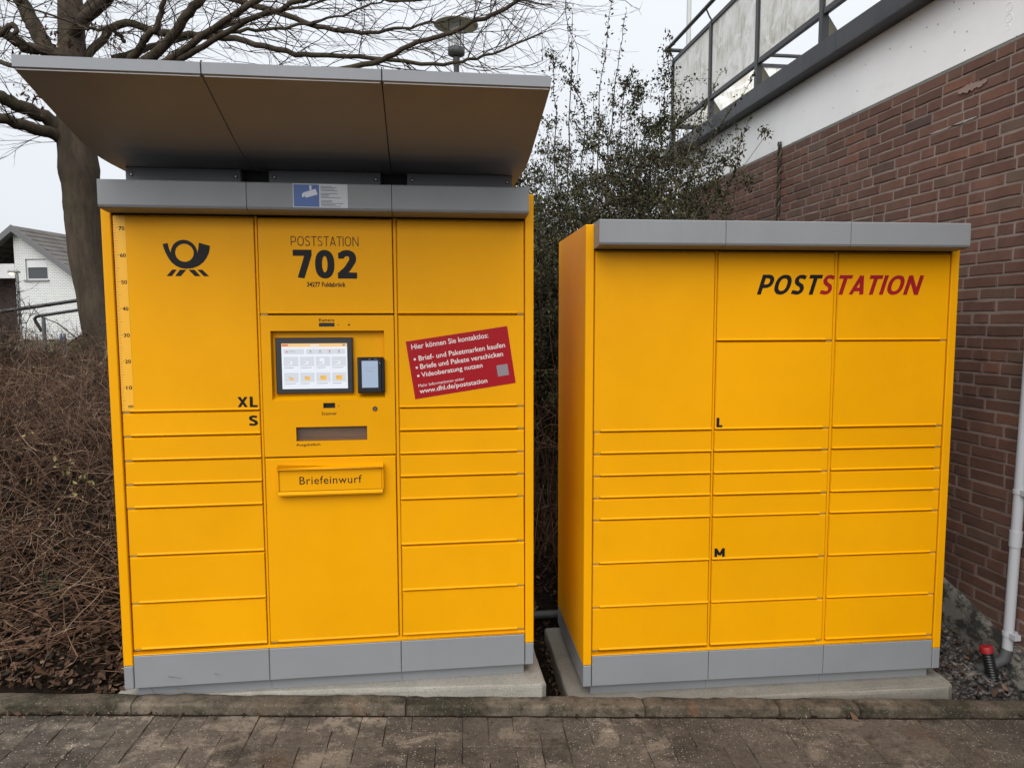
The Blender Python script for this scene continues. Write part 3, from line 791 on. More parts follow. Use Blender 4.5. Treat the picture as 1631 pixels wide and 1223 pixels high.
# canopy
def canopy(root):
    # underside profile (y, z): front edge -> bend -> level part at the back
    und = [(-.595,2.2405),(-.50,2.2140),(-.40,2.1870),(-.30,2.1600),(-.22,2.1390),(-.15,2.1230),(-.09,2.1125),(-.03,2.1070),(.05,2.1045),(.20,2.1040),(.42,2.104)]
    top = [(y - (.004 if i == 0 else 0), z + .034) for i, (y, z) in enumerate(und)]
    prof = [(-.600,2.2425)] + und + list(reversed(top[1:])) + [(-.602, 2.2755)]
    xs = [-.017, .5105, 1.0445, 1.5765]
    for a, b in zip(xs[:-1], xs[1:]):
        m = MB(); a2, b2 = a + .0022, b - .0022; n = len(prof)
        m.add([(a2, y, z) for y, z in prof] + [(b2, y, z) for y, z in prof], [(i, n+i, n+(i+1)%n, (i+1)%n) for i in range(n)])
        k = len(und)
        for side in (0, n):      # end caps as strips between underside and top
            U = [(side + i) for i in range(n)]
            lo = U[1:1+k]; hi = list(reversed(U[1+k:n-1]))
            v = m.v[-2*n:]
        m.add([(a2, y, z) for y, z in prof], [tuple(range(n))]); m.add([(b2, y, z) for y, z in prof], [tuple(range(n-1,-1,-1))])
        bm = bmesh.new(); me = m.mesh('canopy_panel', GRYL); bm.from_mesh(me)
        bmesh.ops.remove_doubles(bm, verts=bm.verts, dist=1e-6); bmesh.ops.recalc_face_normals(bm, faces=bm.faces); bm.to_mesh(me); bm.free()
        p = link('canopy_panel', me, root)
        t = MB(); t.box(a2 + .004, b2 - .004, -.5915, -.5885, 2.2365, 2.2405); t.build('drip_strip', flat('white edge strip', (.62,.62,.62), .4), p)
    g = MB()
    for x in xs[1:-1]:
        g.add([(x-.0018, y, z+.006) for y, z in und] + [(x+.0018, y, z+.006) for y, z in und] + [(x-.0018, y, z+.037) for y, z in top] + [(x+.0018, y, z+.001) for y, z in top],
              [(i, i+1, len(und)+i+1, len(und)+i) for i in range(len(und)-1)])
        g.box(x-.0018, x+.0018, -.598, -.592, 2.243, 2.282)
    g.build('gasket', RUBBER, root)
    for a, b in ((.021,.4545),(.560,1.000),(1.105,1.537)):
        m = MB(); m.plate(a, b, .095, .36, 2.0185, 2.1035, .003); o = m.build('canopy_bracket', GRYD, root)
        for x in (a + .022, b - .020):
            s = MB(); cz = 2.0185 + .056
            for r, y0 in ((.008, .0935), (.0045, .0915)):
                s.add([(x + r*math.cos(2*math.pi*i/12), y0, cz + r*math.sin(2*math.pi*i/12)) for i in range(12)] + [(x + r*math.cos(2*math.pi*i/12), .0955, cz + r*math.sin(2*math.pi*i/12)) for i in range(12)],
                      [tuple(range(12))] + [(12+i, 12+(i+1)%12, (i+1)%12, i) for i in range(12)], 0 if r > .006 else 1)
            s.build('screw', [RUBBER, STEEL], o)
    for a, b in ((.4565,.558),(1.002,1.103)):
        m = MB(); m.box(a, b, .14, .36, 2.0185, 2.1035); m.build('bracket_back', RUBBER, root)
    # roof deck joining brackets and cabinet top
    m = MB(); m.box(.02, 1.54, .37, .62, 2.0, 2.1035); m.build('rear_support', GRYD, root)
canopy(LL)

# ---- right locker
RL = thing('parcel_locker', 'plain yellow parcel locker with black and red poststation lettering, beside the brick wall', 'parcel locker', PR, YR_)
sub = link('x', None); COL.objects.unlink(sub); bpy.data.objects.remove(sub)
build_cabinet(RL)
a1 = doors_stack(RL, *COLS[0], TOP, ROWS, 'L')
a2 = doors_stack(RL, *COLS[1], TOP, [SPLIT] + ROWS, 'R')
a3 = doors_stack(RL, *COLS[2], TOP, [SPLIT] + ROWS, 'R')
for o in RL.children_recursive:      # a hair narrower than its neighbour
    pass
RL.scale = (.9955, 1, 1)
K_ = 1 / .9955
drawn(a2[0], 'POST', .6985*K_, .9895*K_, 1.726, 1.8095, .185, .10, .26)
drawn(a2[0], 'S', .976*K_, 1.0445*K_ - .0005, 1.726, 1.8095, .185, .10, .26, REDINK)
drawn(a3[0], 'TATION', 1.054*K_ + .006, 1.446*K_, 1.727, 1.8100, .185, .10, .26, REDINK)
drawn(a2[1], 'L', .5365, .5625, 1.1635, 1.205, .24); drawn(a2[6], 'M', .5405, .587, .5965, .6350, .22)

# ------------------------------------------------------------------ concrete slabs and the trench between them
def slab(name, label, root_p, yaw, poly, ztop, thick, mat, wob):
    m = MB(); n = len(poly); pts = []
    dense = []
    for i in range(n):
        a, b = Vector(poly[i]), Vector(poly[(i+1) % n]); c = max(1, int((b-a).length / .04))
        for k in range(c): dense.append(a.lerp(b, k/c))
    N = len(dense); cen = sum(dense, Vector((0,0))) / N
    rings = [(0.0, -thick), (0.0, -.014), (.004, -.004), (.012, 0.0)]
    V = []
    for inn, dz in rings:
        for p in dense:
            d = (cen - p).normalized(); q = p + d * (inn + wob * noise.noise((p.x*9, p.y*9, dz*20)))
            V.append((q.x, q.y, dz + (.003*noise.noise((p.x*7, p.y*7, 2)) if dz > -.03 else 0)))
    F = []
    for r in range(len(rings)-1):
        for i in range(N): F.append((r*N+i, r*N+(i+1)%N, (r+1)*N+(i+1)%N, (r+1)*N+i))
    F.append(tuple((len(rings)-1)*N+i for i in range(N)))
    m.add(V, F, 0, False)
    o = m.build(name, mat, None, (root_p.x, root_p.y, ztop)); o.rotation_euler = (0, 0, yaw); return tag(o, label, 'concrete slab')
slab('concrete_slab', 'pale concrete slab under the canopied locker, its corner showing at the trench', PL, YL_,
     [(-.10, .045), (.0, .028), (.8, -.024), (1.58, -.082), (1.635, -.085), (1.655, -.065), (1.655, .72), (-.1, .72)], .0945, .30, SLABM, .004)
slab('concrete_slab', 'rough concrete slab with rounded corner under the plain locker by the wall', PR, YR_,
     [(-.10, -.06), (.9, -.075), (1.50, -.085), (1.60, -.080), (1.635, -.055), (1.645, 0), (1.65, .72), (-.10, .72)], -.0215, .30, SLABM2, .004)
m = MB(); a = Vector((.12, 3.86, .06)); 
m.tube([(-.25, 3.80, -.005), (.05, 3.81, -.002), (.35, 3.84, 0)], .022, 12)
m.tube([(.10, 3.812, -.002), (.125, 3.813, -.002)], .026, 12)
tag(m.build('conduit_pipe', flat('grey plastic pipe', (.055,.06,.065), .5)), 'grey plastic conduit crossing the trench between the two slabs', 'pipe')

# ------------------------------------------------------------------ brick building
def wpt(t, off, z): p = WP + WE * t - WN * off; return Vector((p.x, p.y, z))       # off: metres out of the wall towards the lockers
BB = thing('brick_building', 'dark red brick building with white concrete band and dark roof edge', 'building', (WP.x, WP.y, 0), WYAW + math.pi/2)
# local frame of the building: x = t along the wall, y = -off ... (local y points to -WN side)
def wl(m, t0, t1, o0, o1, z0, z1, mi=0): m.box(t0, t1, o0, o1, z0, z1, mi)
T0, T1 = -4.6, 4.35
ZB = EYE + 1.316; ZF = EYE + 1.715; ZT = EYE + 1.835
m = MB(); wl(m, T0, T1, -.30, .0015, -.2, ZB - .012); m.build('wall', MORTAR, BB)
m = MB(); wl(m, T0, T1, -.30, .006, ZB + .001, ZF); m.build('concrete_band', WHITE, BB)
m = MB(); wl(m, T0, T1, -.02, .004, ZB - .016, ZB); m.build('joint_strip', mk_concrete('grey joint filler', (.19,.19,.17), .4), BB)
segs = [T0, -2.54, -.62, 1.28, 3.2, T1 + .12]
for a, b in zip(segs[:-1], segs[1:]):
    m = MB()
    wl(m, a + .0015, b - .0015, -.30, .12, ZF + .0008, ZF + .010)
    wl(m, a + .0015, b - .0015, .108, .1205, ZF + .0102, ZT)
    wl(m, a + .0015, b - .0015, -.30, .107, ZT - .015, ZT - .003); m.build('roof_edge', ANTH, BB)
m = MB(); wl(m, T1, T1 + .02, -3.5, -.31, -.2, ZT - .02); m.build('end_wall', MORTAR, BB)
m = MB(); wl(m, T0, T1, -3.5, -.31, ZT - .12, ZT - .02); m.build('roof_deck', WHITE, BB)
# bricks
def brick_mesh(Lb, Hb, seed, dep=.05):
    rr = random.Random(seed); m = MB(); c = .0035; n = 4
    xs = [i / n * Lb for i in range(n+1)]
    fr, ed = [], []
    lo = [(x, rr.uniform(-.0018,.0018)) for x in xs]; hi = [(x, Hb + rr.uniform(-.0018,.0018)) for x in xs]
    loop = lo + hi[::-1]
    N = len(loop)
    V = []
    for x, z in loop:
        xi = min(max(x, c), Lb - c); zi = z + c if z < Hb/2 else z - c
        V.append((xi, .0 + rr.uniform(-.0012,.0012), zi))
    for x, z in loop: V.append((x, -c, z))
    for x, z in loop: V.append((x, -dep, z))
    F = []
    for i in range(n): F.append((i+1, i, N-1-i, N-2-i))
    for k in range(2):
        for i in range(N):
            j = (i+1) % N; F.append((k*N+j, (k+1)*N+j, (k+1)*N+i, k*N+i))
    m.add(V, F); return m
CRS, BH = .0603, .0500
def build_bricks():
    st = [brick_mesh(.2095, BH, k) for k in range(6)]; hd = [brick_mesh(.0975, BH, 50+k) for k in range(4)]
    stm = [x.mesh('brick', BRICK) for x in st]; hdm = [x.mesh('brick', BRICK) for x in hd]
    rb = random.Random(11); items = []
    nrow = int((ZB + .15) / CRS)
    for r in range(nrow):
        z = ZB - .014 - (r+1) * CRS + .008; t = T0 + rb.uniform(0, .2); run = 0
        while t < T1 - .05:
            if rb.random() < (.25 if run < 3 else .8): k = ('h', rb.randrange(4), .0975); run = 0
            else: k = ('s', rb.randrange(6), .2095); run += 1
            if t + k[2] > T1: break
            # skip bricks wholly hidden by the foundation render
            if z + BH < foundation_top(t): t += k[2] + .0115; continue
            items.append((k, t, z)); t += k[2] + rb.uniform(.009, .013)
    def vis(k, t, z):
        p0 = to_px(wpt(t, 0, z)); p1 = to_px(wpt(t + k[2], 0, z + BH))
        if p0 is None or p1 is None: return 0
        x, y = (p0[0]+p1[0])/2, (p0[1]+p1[1])/2
        if not (-10 < x < 1650 and -10 < y < 1240): return 0
        if x < 1550 and y > 352 and x < 1548 - max(0, y - 390) * .088: return 0
        if x < 1545 and 352 < y < 395: return 0
        if x < 1150: return 0
        return abs(p0[0]-p1[0]) * abs(p0[1]-p1[1])
    sc_ = sorted(items, key=lambda q: -vis(*q))
    rest = MB()
    for idx, (k, t, z) in enumerate(sc_):
        pr = rb.uniform(-.0025, .0025)
        if idx < 298 and vis(k, t, z) > 0:
            link('brick', (stm if k[0] == 's' else hdm)[k[1]], BB, (t, .006 + pr, z), (rb.uniform(-.004,.004), rb.uniform(-.004,.004), 0))
        else:
            src = (st if k[0] == 's' else hd)[k[1]]
            rest.add([(x + t, y + .006 + pr, zz + z) for x, y, zz in src.v], src.f)
    kind(rest.build('brickwork', BRICKS, BB), 'stuff')
def foundation_top(t): return EYE - 1.462 + .345 * t
# foundation render, leaning on the wall foot, its top edge climbing with the slope behind
def foundation():
    V = []; ts = np.linspace(T0, 2.6, 110); F = []
    for t in ts:
        zt = foundation_top(t) + .008 * noise.noise((t*7, 0, 0)) + .004*noise.noise((t*30, 1, 0))
        zt = max(zt, -.05)
        hs = [(-.02, zt + .001), (.012, zt), (.022, zt - .012), (.030, zt - .08), (.040, zt - .17), (.055, zt - .5)]
        for o, z in hs: V.append((t, o + .008 * noise.noise((t*9, z*9, 4)), z))
    n = 6
    for i in range(len(ts)-1):
        for j in range(n-1): F.append((i*n+j, i*n+j+1, (i+1)*n+j+1, (i+1)*n+j))
    m = MB(); m.add(V, F, 0, True); m.build('foundation', BASEM, BB)
foundation(); build_bricks()
# repaired and chipped spots: mortar smears lying on the bricks
m = MB()
def smear(t0, t1, z0, z1, seed, y=.0125):
    rr = random.Random(seed); n = 24; lo, hi = [], []
    for i in range(n+1):
        t = t0 + (t1-t0)*i/n + (0 if i in (0,n) else rr.uniform(-.3,.3)*(t1-t0)/n); e = math.sin(math.pi*min(1, max(0.02, i/n)))**.4
        zc = (z0+z1)/2; h = (z1-z0)/2*e; lo.append((t, y, zc - h*rr.uniform(.35,1))); hi.append((t, y, zc + h*rr.uniform(.35,1)))
    m.add(lo + hi, [(i+1, i, n+1+i, n+2+i) for i in range(n)])
smear(.135, .33, EYE+1.143, EYE+1.195, 1); m.build('chipped_patch', mk_concrete('bare brick patch', (.27,.19,.16), .5), BB)
m = MB(); smear(.19, .34, EYE+1.005, EYE+1.017, 2); smear(.36, .52, EYE+1.003, EYE+1.013, 3); m.build('mortar_smear', mk_concrete('pale mortar', (.36,.34,.31), .2), BB)
# three cast ring marks in the white band
m = MB()
for t, z, r in ((.028, EYE+1.469, .020), (.028, EYE+1.42, .019), (.031, EYE+1.378, .012)):
    pts = [(t + r*math.cos(2*math.pi*i/20), .0062, z + r*math.sin(2*math.pi*i/20)) for i in range(21)]; m.tube(pts, .0016, 5, caps=False)
m.build('cast_mark', WHITE, BB)
# dried climber stem twisting down the wall
m = MB()
for ph in (0, 2.4, 4.1):
    pts = [(2.155 + .014*math.sin(i*.9+ph) + .01*noise.noise((i*.4, ph, 0)), .02 + .008*math.cos(i*.9+ph), EYE + 1.36 - i*.018) for i in range(64)]
    m.tube(pts, [.006 + .003*noise.noise((i*.7, ph, 2)) for i in range(64)], 6)
o = m.build('climber_stem', SHRUBS); o.location = (WP.x, WP.y, 0); o.rotation_euler = (0,0,WYAW+math.pi/2); tag(o, 'dried twisted climber stem hanging down the brick wall', 'vine')

# terrace railing on the roof edge
TR = thing('terrace_railing', 'dark metal terrace railing with dirty frosted panels above the white band', 'railing', (WP.x, WP.y, 0), WYAW + math.pi/2)
posts = [-4.01, -3.09, -2.175, -1.26, -.35, .555, 1.465, 2.385, 3.30, 4.27]
O = .098
for t in posts:
    m = MB(); wl(m, t - .022, t + .022, O - .022, O + .022, ZT - .01, EYE + 2.70); m.build('post', ANTH, TR)
    if t < 4.2:
        g = MB(); g.add([(t-.024, O-.0225, ZT-.004), (t-.024, O-.11, ZT-.004), (t-.024, O-.085, ZT+.075), (t-.024, O-.0225, ZT+.16),
                         (t-.014, O-.0225, ZT-.004), (t-.014, O-.11, ZT-.004), (t-.014, O-.085, ZT+.075), (t-.014, O-.0225, ZT+.16)],
                        [(0,1,2,3),(7,6,5,4),(0,4,5,1),(1,5,6,2),(2,6,7,3),(3,7,4,0)]); g.build('bracket', flat('mossy bracket', (.11,.105,.075), .9), TR)
for z in (EYE + 2.005, EYE + 2.665):
    m = MB()
    for a, b in zip(posts[:-1], posts[1:]): wl(m, a + .0225, b - .0225, O - .016, O + .018, z, z + .036)
    m.build('rail', ANTH, TR)
for a, b in zip(posts[:-1], posts[1:]):
    m = MB(); wl(m, a + .024, b - .024, O - .004, O + .004, EYE + 2.0415, EYE + 2.6645); m.build('panel', FROST, TR)
m = MB(); m.tube([(T0, O + .06, EYE + 2.815), (4.36, O + .06, EYE + 2.815)], .019, 12); m.build('handrail', ANTH, TR)
m = MB()
for t in posts: m.tube([(t, O + .06, EYE + 2.80), (t, O + .03, EYE + 2.74), (t, O, EYE + 2.695)], .007, 6)
m.build('handrail_support', ANTH, TR)
# return along the far end of the terrace
m = MB(); m.box(4.255, 4.29, -2.6, O - .023, EYE + 2.005, EYE + 2.041); m.box(4.255, 4.29, -2.6, O - .023, EYE + 2.665, EYE + 2.70); m.build('rail', ANTH, TR)
m = MB(); m.box(4.268, 4.276, -2.6, -.86, EYE + 2.0415, EYE + 2.664); m.box(4.268, 4.276, -.81, O - .024, EYE + 2.0415, EYE + 2.664); m.build('panel', FROST, TR)
m = MB(); m.box(4.25, 4.295, -.857, -.813, ZT - .01, EYE + 2.70); m.build('post', ANTH, TR)
m = MB(); m.tube([(4.33, O + .06, EYE + 2.815), (4.33, -2.6, EYE + 2.815)], .019, 12); m.build('handrail', ANTH, TR)
# pole rising behind the terrace
pb = at(1097, 45, 8.6)
m = MB(); m.tube([(pb.x, pb.y, EYE + 1.7), (pb.x, pb.y, pb.z + 2.2)], [.030, .024], 12); m.lathe([(.034, EYE+1.7), (.034, EYE+1.75), (.028, EYE+1.76)], 14, (pb.x, pb.y))
tag(m.build('flag_pole', flat('pale painted pole', (.45,.47,.45), .5)), 'slim pale pole rising behind the corner of the terrace railing', 'pole')

# downpipe with clips
DP = thing('downpipe', 'thin light grey downpipe clipped to the brick wall at the right edge', 'downpipe', wpt(-.2125, 0, 0), WYAW + math.pi/2)
PIPE = flat('light grey plastic', (.40,.41,.43), .4)
ln = lambda z: -.0195 * (z - EYE + 1.55)
m = MB(); m.tube([(ln(z), .045, z) for z in (EYE - 1.555, ZF - .01)], .0225, 18); m.build('pipe', PIPE, DP)
m = MB(); m.tube([(ln(z), .045, z) for z in (EYE - 1.05, EYE - .975)], .0265, 18); m.build('coupling', PIPE, DP)
for z in (EYE - 1.475, EYE - .79, EYE + .2, EYE + 1.1):
    m = MB(); x = ln(z); m.tube([(x, .045, z - .009), (x, .045, z + .009)], .0262, 18); m.box(x-.055, x-.024, .03, .062, z - .012, z + .012); m.box(x-.008, x+.008, -.005, .02, z - .008, z + .008); m.build('clip', PIPE, DP)
m = MB(); m.tube([(.0, .045, EYE - 1.55), (.003, .055, EYE - 1.60), (.03, .10, EYE - 1.645), (.09, .13, EYE - 1.69)], [.024,.024,.024,.022], 14); m.build('elbow_hose', flat('grey hose', (.07,.072,.075), .5), DP)

# corrugated drain pipe with red cap
top_ = at(1571, 1034, 3.30); bot_ = at(1586, 1082, 3.27); bot_.z = ground_z(bot_.x, bot_.y) - .03
DR = thing('drain_hose', 'black corrugated drain pipe with red cap standing in the gravel', 'drain pipe', tuple(bot_))
ax = (top_ - bot_); n = 61; pts = []; rr = []
for i in range(n): pts.append(ax * (i/(n-1)) + Vector((0,0,0))); rr.append(.0225 + .003 * (1 if (i // 2) % 2 else -1))
m = MB(); m.tube(pts, rr, 20); m.build('corrugated_pipe', flat('black ribbed plastic', (.012,.012,.013), .35), DR)
e = ax.normalized(); m = MB(); m.tube([ax - e*.012, ax + e*.012, ax + e*.016], [.0285, .0285, .026], 22); m.build('cap', flat('red plastic cap', (.27,.010,.013), .5), DR)

# ------------------------------------------------------------------ gravel, litter, stems (uncountable ground cover)
def chips(n, region, size, flatn, seed):
    rs = np.random.RandomState(seed); V = []; F = []
    base = np.array([(-1,-1,-1),(1,-1,-1),(1,1,-1),(-1,1,-1),(-1,-1,1),(1,-1,1),(1,1,1),(-1,1,1)], float)
    fq = np.array([(0,1,5,4),(1,2,6,5),(2,3,7,6),(3,0,4,7),(4,5,6,7),(3,2,1,0)])
    k = 0
    while k < n:
        x, y = region(rs)
        if x is None: continue
        s = size * rs.uniform(.5, 1.5); sh = base * np.array([s*rs.uniform(.7,1.4), s*rs.uniform(.5,1), s*flatn*rs.uniform(.5,1.3)]) * .5
        sh = sh * rs.uniform(.62, 1.1, (8,3))
        a, b, c = rs.uniform(-.6,.6), rs.uniform(-.6,.6), rs.uniform(0, 6.28)
        M = np.array(Matrix.Rotation(c,3,'Z') @ Matrix.Rotation(a,3,'X') @ Matrix.Rotation(b,3,'Y'))
        V.append(sh @ M.T + np.array([x, y, ground_z(x, y) + rs.uniform(-.004, .014)])); F.append(fq + 8*k); k += 1
    return np.concatenate(V), np.concatenate(F)
def reg_gravel(rs):
    y = rs.uniform(2.98, 5.2); xw = WXW - .135*(y-3.5)
    x = rs.uniform(1.93 - .1*(y-3.1), xw - .03)
    if y < 2.70 + .0665*(x+1.5) + .075: return None, None
    return x, y
V, F = chips(5200, reg_gravel, .032, .42, 4); o = link('gravel', np_mesh('gravel', V, F, GRAVELM)); kind(o, 'stuff')

def leaf_cards(pts, sizes, rs, curl=.35, up=.6, aspect=.5):
    """curled little leaves: 2x3 grid -> two bent quads each"""
    n = len(pts); V = np.zeros((n, 6, 3)); L = sizes[:,None]
    for j, (a) in enumerate((-1, 0, 1)):
        w = (.35, 1.0, .18)[j]
        zz = (0.0, 0.0 + 0, 0.0)[j]
        cz = curl * (abs(a) ** 2) * rs.uniform(-.2, 1, n)
        V[:, 2*j, 0] = a * sizes*.5; V[:, 2*j+1, 0] = a * sizes*.5
        V[:, 2*j, 1] = -w * aspect * sizes*.5; V[:, 2*j+1, 1] = w * aspect * sizes*.5
        V[:, 2*j, 2] = cz*sizes*.5 + rs.uniform(0,.2,n)*sizes; V[:, 2*j+1, 2] = cz*sizes*.5 + rs.uniform(0,.2,n)*sizes
    yaw = rs.uniform(0, 6.28, n); tx = rs.normal(0, up, n); ty = rs.normal(0, up, n)
    c, s = np.cos(tx), np.sin(tx); y, z = V[:,:,1].copy(), V[:,:,2].copy(); V[:,:,1] = y*c[:,None]-z*s[:,None]; V[:,:,2] = y*s[:,None]+z*c[:,None]
    c, s = np.cos(ty), np.sin(ty); x, z = V[:,:,0].copy(), V[:,:,2].copy(); V[:,:,0] = x*c[:,None]+z*s[:,None]; V[:,:,2] = -x*s[:,None]+z*c[:,None]
    c, s = np.cos(yaw), np.sin(yaw); x, y = V[:,:,0].copy(), V[:,:,1].copy(); V[:,:,0] = x*c[:,None]-y*s[:,None]; V[:,:,1] = x*s[:,None]+y*c[:,None]
    V += np.asarray(pts)[:,None,:]
    q = np.array([(0,2,3,1),(2,4,5,3)]); F = (q[None] + 6*np.arange(n)[:,None,None]).reshape(-1,4)
    return V.reshape(-1,3), F

def litter():
    rs = np.random.RandomState(9); P = []; S = []
    def put(x, y, s, dz=0): P.append((x, y, ground_z(x, y) + rs.uniform(.0, .02) + dz)); S.append(s)
    k = 0
    while k < 13500:
        y = 2.82 + rs.gamma(1.6, .75); x = rs.uniform(-.95*y - .4, -1.40 + .12*(y-2.8)) if rs.rand() < .8 else rs.uniform(-.1, .45)
        if y < 2.70 + .0665*(x+1.5) + .085 or y > 8.5: continue
        if x > -1 and y < 3.72: continue
        put(x, y, rs.uniform(.006, .02) if rs.rand() < .55 else rs.uniform(.018, .052)); k += 1
    for _ in range(1700):
        x = rs.uniform(-3.6, -1.47); y = 2.70 + .0665*(x+1.5) + .09 + abs(rs.normal(0,.45)); put(x, y, rs.uniform(.005,.018) if rs.rand() < .6 else rs.uniform(.018,.055))
    for _ in range(480):
        x = rs.uniform(-2.6, -1.5); y = 2.70 + .0665*(x+1.5) + .075 + abs(rs.normal(0,.09)); put(x, y, rs.uniform(.006,.02) if rs.rand() < .6 else rs.uniform(.02,.05), .012)
    for _ in range(260):
        y = rs.uniform(3.0, 3.7); put(.21 + rs.normal(0,.02) - .105*(y-3.2), y, rs.uniform(.008,.025))
    for _ in range(160):
        y = rs.uniform(3.05, 4.4); x = rs.uniform(1.95, WXW - .135*(y-3.5) - .04); put(x, y, rs.uniform(.012,.045), .02)
    V, F = leaf_cards(np.array(P), np.array(S), rs, .5, .45, .55)
    kind(link('leaf_litter', np_mesh('leaf_litter', V, F, LITTER)), 'stuff')
    # debris gathered along the kerb foot
    P, S = [], []
    for _ in range(900):
        s = rs.uniform(-2.6, 4.6) if rs.rand() < .6 else rs.normal(-.6, .6); n = -abs(rs.normal(0, .018)) - .002; x, y = kerb_xy(s, n)
        P.append((x, y, pave_z(x) + rs.uniform(.0, .004))); S.append(rs.uniform(.003, .014) if rs.rand() < .93 else rs.uniform(.02,.045))
    for _ in range(320):
        s = rs.uniform(-2.6, 4.6); x, y = kerb_xy(s, -rs.uniform(.03, .75)); P.append((x, y, pave_z(x) + .003)); S.append(rs.uniform(.002, .007))
    V, F = leaf_cards(np.array(P), np.array(S), rs, .5, .3, .5)
    kind(link('kerb_debris', np_mesh('kerb_debris', V, F, LITTER)), 'stuff')
litter()

def stem_mesh(stems, n=3):
    """many thin bent tubes: list of (pts, r0, r1)"""
    m_v = []; m_f = []; o = 0
    for pts, r0, r1 in stems:
        k = len(pts); P = np.array(pts); T = np.gradient(P, axis=0); T /= (np.linalg.norm(T, axis=1)[:,None] + 1e-9)
        ref = np.array((.31,.87,.39)) if abs(T[0] @ np.array((.31,.87,.39))) < .8 else np.array((1.,0,0))
        U = np.cross(T, ref); U /= (np.linalg.norm(U, axis=1)[:,None] + 1e-9); Wv = np.cross(T, U)
        rr = np.linspace(r0, r1, k)
        ang = np.arange(n)*2*math.pi/n
        ring = P[:,None,:] + (U[:,None,:]*np.cos(ang)[None,:,None] + Wv[:,None,:]*np.sin(ang)[None,:,None]) * rr[:,None,None]
        m_v.append(ring.reshape(-1,3))
        i = np.arange(k-1)[:,None]; j = np.arange(n)[None,:]; j2 = (j+1) % n
        f = np.stack([i*n+j, i*n+j2, (i+1)*n+j2, (i+1)*n+j], -1).reshape(-1,4) + o
        m_f.append(f); o += k*n
    return np.concatenate(m_v), np.concatenate(m_f)
def arch(rs, p, d, L_, k=6, droop=.5, wob=.12):
    pts = [np.array(p, float)]; d = np.array(d, float); d /= np.linalg.norm(d); st = L_/k
    for i in range(k):
        d = d + rs.normal(0, wob, 3) + np.array((0,0,-droop/k)); d /= np.linalg.norm(d); pts.append(pts[-1] + d*st)
    return pts

def brambles():
    rs = np.random.RandomState(21); S = []; LP = []; LS = []
    def one(x, y, h, side=4, lean=.5):
        z = ground_z(x, y) - .02
        p = arch(rs, (x,y,z), (rs.normal(0,lean*.7), rs.normal(-.1,lean*.7), 1), h, 7, rs.uniform(.0,1.4), .13); S.append((p, rs.uniform(.0016,.0036), .0008))
        for _ in range(rs.randint(1, side+1)):
            i = rs.randint(2, 8); q = arch(rs, p[min(i,7)], (rs.normal(0,.8), rs.normal(0,.8), rs.normal(.35,.5)), h*rs.uniform(.15,.5), 4, rs.uniform(0,.9), .2); S.append((q, .0016, .0006))
            if rs.rand() < .3:
                q2 = q[rs.randint(1,5)]; LP.append(q2); LS.append(rs.uniform(.015,.035))
    k = 0
    while k < 4600:
        y = rs.uniform(3.35, 7.6); x = rs.uniform(-.98*y, -1.25 - .12*(y-3.3)) if rs.rand() < .86 else rs.uniform(-1.2, .5)
        if y < 3.9 and x > -1.7: continue
        if x > -1.45 and y < 4.0: continue
        one(x, y, rs.uniform(.22, .62) * (.55 if y < 3.9 else 1) * (.8 if y > 6.5 else 1)); k += 1
    for _ in range(900):      # fallen canes lying over the litter
        y = 2.9 + rs.gamma(1.4, .5); x = rs.uniform(-.9*y-.2, -1.5)
        if y < 2.85: continue
        z = ground_z(x, y) + rs.uniform(.0, .07); a = rs.uniform(0, 6.28)
        S.append((arch(rs, (x,y,z), (math.cos(a), math.sin(a), rs.normal(.08,.16)), rs.uniform(.12,.6), 5, rs.uniform(-.05,.25), .13), rs.uniform(.0012,.003), .0007))
    V, F = stem_mesh(S); o = link('bramble_thicket', np_mesh('bramble_thicket', V, F, BRAMBLE)); kind(o, 'stuff')
    V, F = leaf_cards(np.array(LP), np.array(LS), rs, .6, 1.0, .5); kind(link('bramble_leaves', np_mesh('bramble_leaves', V, F, LITTER)), 'stuff')
    # a few pale green leaves still on the canes
    P = []; Z = []
    for px, py, Y in ((145,617,5.2),(100,700,4.4),(45,690,4.4),(118,760,4.0),(150,772,3.9),(122,786,3.9),(50,769,4.0),(65,635,5),(130,760,3.9),(105,752,4.1),(112,745,4.1),(90,735,4.2)):
        p = at(px, py, Y)
        for _ in range(4): P.append(np.array(p) + rs.normal(0,.014,3)); Z.append(rs.uniform(.018,.034))
    V, F = leaf_cards(np.array(P), np.array(Z), rs, .4, .8, .6); kind(link('bramble_green_leaves', np_mesh('bramble_green_leaves', V, F, YLEAF)), 'stuff')
brambles()

def herb(name, label, x, y, h, n, seed, mat, leaf=.02):
    rs = np.random.RandomState(seed); z = ground_z(x, y); t = thing(name, label, 'plant', (x, y, z)); S = []; P = []; Z = []
    for _ in range(n):
        p = arch(rs, (rs.normal(0,.012), rs.normal(0,.012), 0), (rs.normal(0,.35), rs.normal(0,.35), 1), h*rs.uniform(.6,1.1), 6, .3); S.append((p, .0016, .0008))
        for q in p[1:]:
            for _ in range(3): P.append(q + rs.normal(0, leaf*.6, 3)); Z.append(leaf*rs.uniform(.7,1.3))
    V, F = stem_mesh(S, 4); link('stem', np_mesh('stem', V, F, mat), t)
    V, F = leaf_cards(np.array(P), np.array(Z), rs, .3, .6, .6); kind(link('leaves', np_mesh('leaves', V, F, mat), t), 'stuff')
p = at(78, 985, 3.35); herb('weed', 'small green leafy weed in the leaf litter left of the lockers', p.x, 3.35, .13, 6, 5, WEED, .014)
p = at(868, 800, 4.7); herb('weed', 'dark green seedling on the bank seen between the two lockers', p.x, 4.7, .3, 7, 8, WEED, .028)

